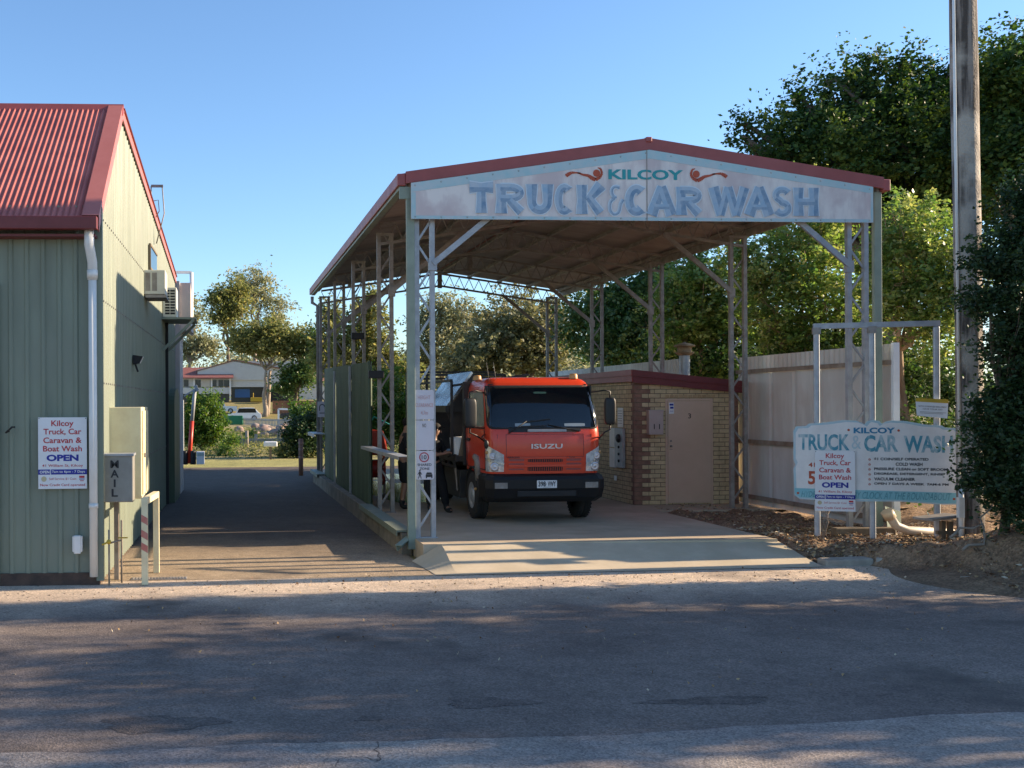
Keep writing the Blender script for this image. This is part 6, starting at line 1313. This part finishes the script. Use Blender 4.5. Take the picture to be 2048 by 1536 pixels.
# sunlit tangled trees in the middle ground
Y = 24
tree('privet_tree', T0(1600,25), [B(1590,520,25,70,75),B(1520,560,25.5,55,65),B(1640,450,25,60,55),B(1560,640,25,70,60),B(1650,590,24.5,70,75),B(1480,500,26,38,50),B(1720,640,24.5,55,60),B(1610,380,26,26,28)], 430, 60, .11, LF['bright'], M['bark_warm'], 'sunlit yellow green tree with showing branches behind the cream fence', grpR, .12, .25, 1.6, .45, twigs=10, tr_n=3, up=.6, lump=.12)
tree('privet_tree', T0(1830,22), [B(1800,480,22,60,62),B(1860,520,21.5,65,70),B(1790,590,22,60,65),B(1870,640,21.5,60,70),B(1920,560,21,50,90),B(1760,520,23,40,50),B(1840,430,22.5,45,38)], 400, 60, .10, LF['bright'], M['bark_warm'], 'sunlit leafy tree right of the carport with pale curving limbs', grpR, .10, .22, 1.6, .45, twigs=10, tr_n=3, up=.6, lump=.12, trunk_top=at(1800,700,22))
tree('privet_tree', T0(1410,29), [B(1400,560,29,60,60),B(1440,640,29,60,65),B(1370,660,29.5,55,50),B(1480,600,28.5,40,60),B(1350,600,30,45,50)], 420, 50, .125, LF['bright'], M['bark_warm'], 'mid green tree seen under the right side of the carport roof', grpR, .18, .28, 1.6, .4, twigs=8, tr_n=2, up=.6, lump=.12)
tree('privet_tree', T0(1290,36), [B(1280,600,36,60,60),B(1220,620,37,50,50),B(1250,690,36,80,55),B(1330,690,35,60,50),B(1170,650,38,45,60),B(1330,560,36,45,40)], 620, 46, .15, LF['mid'], M['bark'], 'dark green tree behind the truck and the far fence', grpR, .25, .34, 1.6, .45, twigs=4)
tree('undergrowth', T0(1700,24.8), [B(1650,720,24.8,90,60),B(1800,760,24,90,80),B(1560,740,25.5,70,50),B(1850,900,21,60,60),B(1790,950,20,40,50),B(1900,800,22,50,90)], 1100, 30, .10, LF['mid'], M['bark'], 'dense shaded undergrowth filling the space behind the fence and sign frame', grpR, .08, .26, 1.6, .3, cat='bush', limbs=False)
tree('undergrowth', T0(2000,17.5), [B(1990,800,17.5,50,50),B(2010,900,17.5,60,70),B(1960,960,17.5,40,50),B(2080,860,17.5,80,90)], 500, 34, .09, LF['mid'], M['bark'], 'shaded bushes behind the power pole at the right edge', grpR, .08, .24, 1.6, .3, cat='bush', limbs=False)
tree('undergrowth', T0(1480,29.5), [B(1440,735,29,120,40),B(1560,700,29,70,60),B(1330,740,31,60,30)], 500, 34, .13, LF['fig'], M['bark'], 'dark undergrowth behind the roof of the brick control room', grpR, .08, .3, 1.6, .3, cat='bush', limbs=False)
# trees behind the far end of the carport
Y = 52
tree('bare_tree', T0(1060,70), [B(1010,640,70,60,45),B(1070,660,70,60,50),B(960,650,71,50,40),B(1030,600,70,50,30)], 170, 26, .2, LF['dead'], M['twig'], 'mostly bare grey brown tree framed by the far end of the carport', None, .2, .4, 1.5, .4, twigs=14, tr_n=3)
tree('brown_tree', T0(1050,64), [B(1000,690,64,70,60),B(1060,660,64,60,50),B(1090,710,64,50,60),B(950,730,64,60,45),B(1120,660,65,35,60)], 600, 38, .24, LF['dead'], M['bark'], 'dense brownish tree behind the truck cab', None, .25, .42, 1.5, .4, twigs=6)
tree('gum_tree', T0(890,80), [B(880,620,80,36,30),B(925,640,80,40,34),B(850,650,80,30,34),B(900,690,80,60,45),B(840,720,80,40,40)], 520, 30, .26, LF['gum'], M['bark_pale'], 'pale olive gum tree behind the tray of the truck', None, .25, .5, 2.2, .35, droop=.4)
tree('gum_tree', T0(740,74), [B(735,650,74,40,45),B(700,690,74,45,50),B(760,720,74,40,50),B(740,610,74,24,28),B(800,740,74,40,30)], 420, 32, .27, LF['olive'], M['bark'], 'olive tree seen through the left lattice columns above the screen', None, .22, .4, 2., .35, twigs=4)
tree('gum_tree', T0(665,78), [B(660,640,78,22,40),B(650,700,78,30,50),B(690,740,78,40,30)], 260, 30, .28, LF['olive'], M['bark'], 'slender olive tree just right of the farthest left post', None, .18, .42, 2., .35)
tree('garden_shrub', T0(790,36), [B(775,800,36,46,56),B(800,850,36,40,40),B(755,850,36,26,34)], 420, 34, .14, LF['bush'], M['bark'], 'bright green feathery shrub behind the red hose reel', None, .1, .3, 3., .3, cat='shrub', limbs=False)
# far gum trees over the house
Y = 182
tree('gum_tree', T0(505,Y), [B(505,590,Y,26,40),B(485,570,Y,18,22),B(530,570,Y,16,34),B(508,545,Y,12,12),B(560,610,Y,20,22),B(545,640,Y,24,18)], 210, 26, .55, LF['gum'], M['bark_pale'], 'tallest thin crowned gum tree rising behind the house', 'gum trees by the house', .45, 1.1, 2.4, .35, droop=.5)
tree('gum_tree', T0(460,Y-6), [B(450,592,Y-6,24,14),B(428,600,Y-6,13,10),B(468,622,Y-6,28,20),B(480,585,Y-6,18,18),B(440,640,Y-6,16,10)], 260, 26, .6, LF['olive'], M['bark'], 'darker broad gum crown leaning left of the tallest gum', 'gum trees by the house', .45, 1.0, 2.2, .4, droop=.4)
tree('spreading_tree', T0(530,148), [B(500,672,148,36,18),B(540,666,148,40,18),B(585,678,148,34,18),B(482,690,148,20,14),B(560,694,148,40,16),B(608,704,147,22,20),B(520,692,147,30,14)], 620, 30, .44, LF['olive'], M['bark_pale'], 'wide flat topped tree with a pale forked trunk in front of the house', 'gum trees by the house', .32, .8, 2., .35, trunk_top=at(532,740,148), tr_n=2)
tree('dark_tree', T0(585,146), [B(588,752,146,22,18),B(572,775,146,20,14),B(612,745,146,22,24),B(625,690,146,12,36)], 260, 28, .42, LF['mid'], M['bark'], 'dark low tree right of the pale forked trunk', 'gum trees by the house', .35, .8, 1.8, .35)
tree('gum_tree', T0(372,168), [B(380,605,168,12,14),B(396,632,168,12,8),B(375,660,168,18,14),B(405,688,168,24,16),B(370,700,168,22,20),B(420,698,168,18,14),B(350,640,168,20,20)], 260, 28, .52, LF['gum'], M['bark_pale'], 'gum tree with pink trunk just beyond the end of the workshop', 'gum trees by the house', .35, 1.0, 2.2, .35, droop=.4)
tree('round_bush', T0(405,51), [B(405,838,51,36,46),B(385,852,51,26,36),B(425,855,51,20,30)], 620, 34, .13, LF['bush'], M['bark'], 'rounded bright green bush left of the garden', None, .1, .24, 1.7, .5, cat='bush')
tree('dark_bush', T0(612,47), [B(612,876,47,34,34),B(600,900,47,28,16),B(630,850,47,22,30),B(592,870,47,18,26)], 500, 34, .12, LF['hedge'], M['bark'], 'dark glossy bush beside the far left carport post', None, .1, .22, 1.7, .5, cat='bush')
tree('light_shrub', T0(612,50), [B(605,828,50,22,14),B(620,840,50,20,18)], 160, 30, .14, LF['bush'], M['bark'], 'yellow green shrub top above the dark bush', None, .08, .25, 1.7, .4, cat='bush', limbs=False)
for i, (px_, py_, r, l) in enumerate(((462,885,18,'yellow green shrub in the middle of the garden'),(500,872,8,'small leafy sapling on a stake in the garden'),(450,905,9,'low weedy tuft at the left garden edge'),(570,908,10,'low weedy tuft beside the letterbox post'),(445,842,14,'grassy green mound below the white wagon'))):
    g0 = gz(px_, py_+r*.8); tree('garden_shrub', g0, [B(px_,py_,g0.y,r,r*.8)], 60, 28, .12, LF['bush'] if i != 3 else LF['olive'], M['bark'], l, 'small shrubs in the garden beyond the alley', .04, .22, 2., .2, cat='shrub', limbs=False)
# weeds on the far bank (uncountable)
cs = []
for i in range(1900):
    x = random.uniform(-4,14); y = 46+54*random.random()**1.5; cs.append((x,y,ter(x,y)+.12))
cs = np.array(cs); V, N_ = leaves(cs, np.full((len(cs),3),.16), 16, .16, 4., 0, .1)
o = leafmesh('weeds', V, N_, rng.random(N_), LF['olive'], None, (3,52,-.2)); tag(o, 'rough weeds and grass on the garden slope beyond the alley', 'grass', None, 'stuff')
# distant wooded rise closing the horizon
cs = []; 
for i in range(2600):
    x = random.uniform(-120,190); y = random.uniform(260,330); cs.append((x,y,ter(x,y)+random.random()**.7*(9+3*math.sin(x*.07)+2*math.sin(x*.21))))
cs = np.array(cs); V, N_ = leaves(cs, np.full((len(cs),3),1.8), 22, 1.4, 1.8)
o = leafmesh('distant_woods', V, N_, rng.random(N_), LF['gum'], None, (15,290,4)); tag(o, 'far wooded rise along the horizon', 'woods', None, 'stuff')
# foreground bush at the right edge
hb = []
for (px_, py_, r) in ((2030,400,50),(2060,480,80),(1975,520,45),(2040,600,75),(1985,680,55),(2050,760,80),(1985,800,55),(1975,900,60),(2050,900,90),(2000,990,60),(1950,960,35),(2080,1000,60),(1950,600,28),(1948,860,34),(2100,380,60),(2120,650,80),(2140,850,90)): hb.append(B(px_+(30 if 420 < py_ < 640 else 46),py_,12.7,r*.92,r,.6))
shr = tree('dense_shrub', (9.9,13.0,-.1), hb, 2600, 42, .058, LF['hedge'], M['bark'], 'dark overhanging shrub covering the right edge in front of the power pole', None, .07, .13, 1.8, .25, cat='shrub', twigs=3, trunk_top=(10.1,13.1,1.0))
b = MB()
for (px0, py0, px1, py1) in ((1960,1090,1985,1000),(1900,1075,1960,1040),(2010,1110,2040,1010),(1925,1100,1990,1060)):
    b.tube(wander(at(px0,py0,13.1), at(px1,py1,13.1), 5, .05), [.02,.018,.015,.012,.009,.006], 6)
b.build('stem', M['twig'], shr)
# weed stalks by the sign frame
b = MB()
q = gd(1648,1078,-.03)
for k in range(7): b.tube([q+Vector((random.gauss(0,.03),0,0)), q+Vector((random.gauss(0,.05),0,.25)), q+Vector((random.gauss(0,.08),0,.42))], [.006,.005,.003], 4)
tag(b.build('dry_weed', M['twig']), 'dry weed stalk beside the left leg of the sign frame', 'weed')
# street trees outside the right edge of the frame; they throw the dappled shade over the road
def shade_tree(x, y, h, r, label, ncl):
    bl2 = []
    for k in range(9): a = 2*PI*k/9; rr = r*.62; bl2.append((x+rr*math.cos(a), y+rr*.55*math.sin(a), h*.62+random.uniform(-.1,.25)*h, r*.5, r*.32, h*.22))
    bl2.append((x,y,h*.8,r*.6,r*.4,h*.2)); tree('street_tree', (x,y,-.25), bl2, ncl, 40, .15, LF['mid'], M['bark'], label, 'street trees beyond the right edge', .3, .38, 1.7, .3)
SHADE = [(17.5,10.35,7.2,4.0),(24,10.6,9.0,4.4),(15.5,9.1,6.0,3.2),(30,10.4,11.0,4.6),(20,7.6,7.6,3.0)]
for i, (x, y, h, r) in enumerate(SHADE): shade_tree(x, y, h, r, ['nearest street tree beside the road, out of frame','tall street tree behind the nearest one, out of frame','low street tree on the road side, out of frame','farthest tall street tree, out of frame','small street tree nearest the camera side, out of frame'][i], (165,165,150,165,50)[i])
# ================================================================ LIGHT, SKY, CAMERA
AZ, EL = math.radians(3.2), math.radians(20)
sv = Vector((math.cos(AZ)*math.cos(EL), math.sin(AZ)*math.cos(EL), math.sin(EL)))
sl = bpy.data.lights.new('sun','SUN'); sl.energy = 5.0; sl.angle = math.radians(.5); sl.color = (1,.80,.56)
so = bpy.data.objects.new('sun', sl); C.objects.link(so); so.rotation_euler = sv.to_track_quat('Z','Y').to_euler(); so.location = (20,5,20)
W = bpy.data.worlds.new('World'); bpy.context.scene.world = W; W.use_nodes = True; t = W.node_tree; t.nodes.clear()
ow = t.nodes.new('ShaderNodeOutputWorld'); bg = t.nodes.new('ShaderNodeBackground'); sk = t.nodes.new('ShaderNodeTexSky'); sk.sky_type = 'NISHITA'
sk.sun_disc = False; sk.sun_elevation = EL; sk.sun_rotation = PI/2-AZ; sk.air_density = 1.; sk.dust_density = .25; sk.ozone_density = 4.5; sk.altitude = 50
bg.inputs[1].default_value = .115; t.links.new(sk.outputs[0], bg.inputs[0]); t.links.new(bg.outputs[0], ow.inputs[0])
cam = bpy.data.cameras.new('camera'); co = bpy.data.objects.new('camera', cam); C.objects.link(co); bpy.context.scene.camera = co
cam.sensor_width = 36; cam.sensor_fit = 'HORIZONTAL'; cam.lens = 36*F/2048; cam.shift_x = (1024-PX)/2048; cam.shift_y = (PY-768)/2048; cam.clip_start = .1; cam.clip_end = 6000
co.matrix_world = Matrix.Translation((0,0,H)) @ Matrix.Rotation(-TH,4,'Z') @ Matrix.Rotation(PI/2,4,'X') @ Matrix.Rotation(-RO,4,'Z')
sc_ = bpy.context.scene; sc_.view_settings.view_transform = 'Standard'; sc_.view_settings.look = 'None'; sc_.view_settings.exposure = 1.14; sc_.view_settings.gamma = 1.0
sc_.render.engine = 'CYCLES'; sc_.cycles.max_bounces = 6; sc_.cycles.transparent_max_bounces = 6; sc_.cycles.use_denoising = True
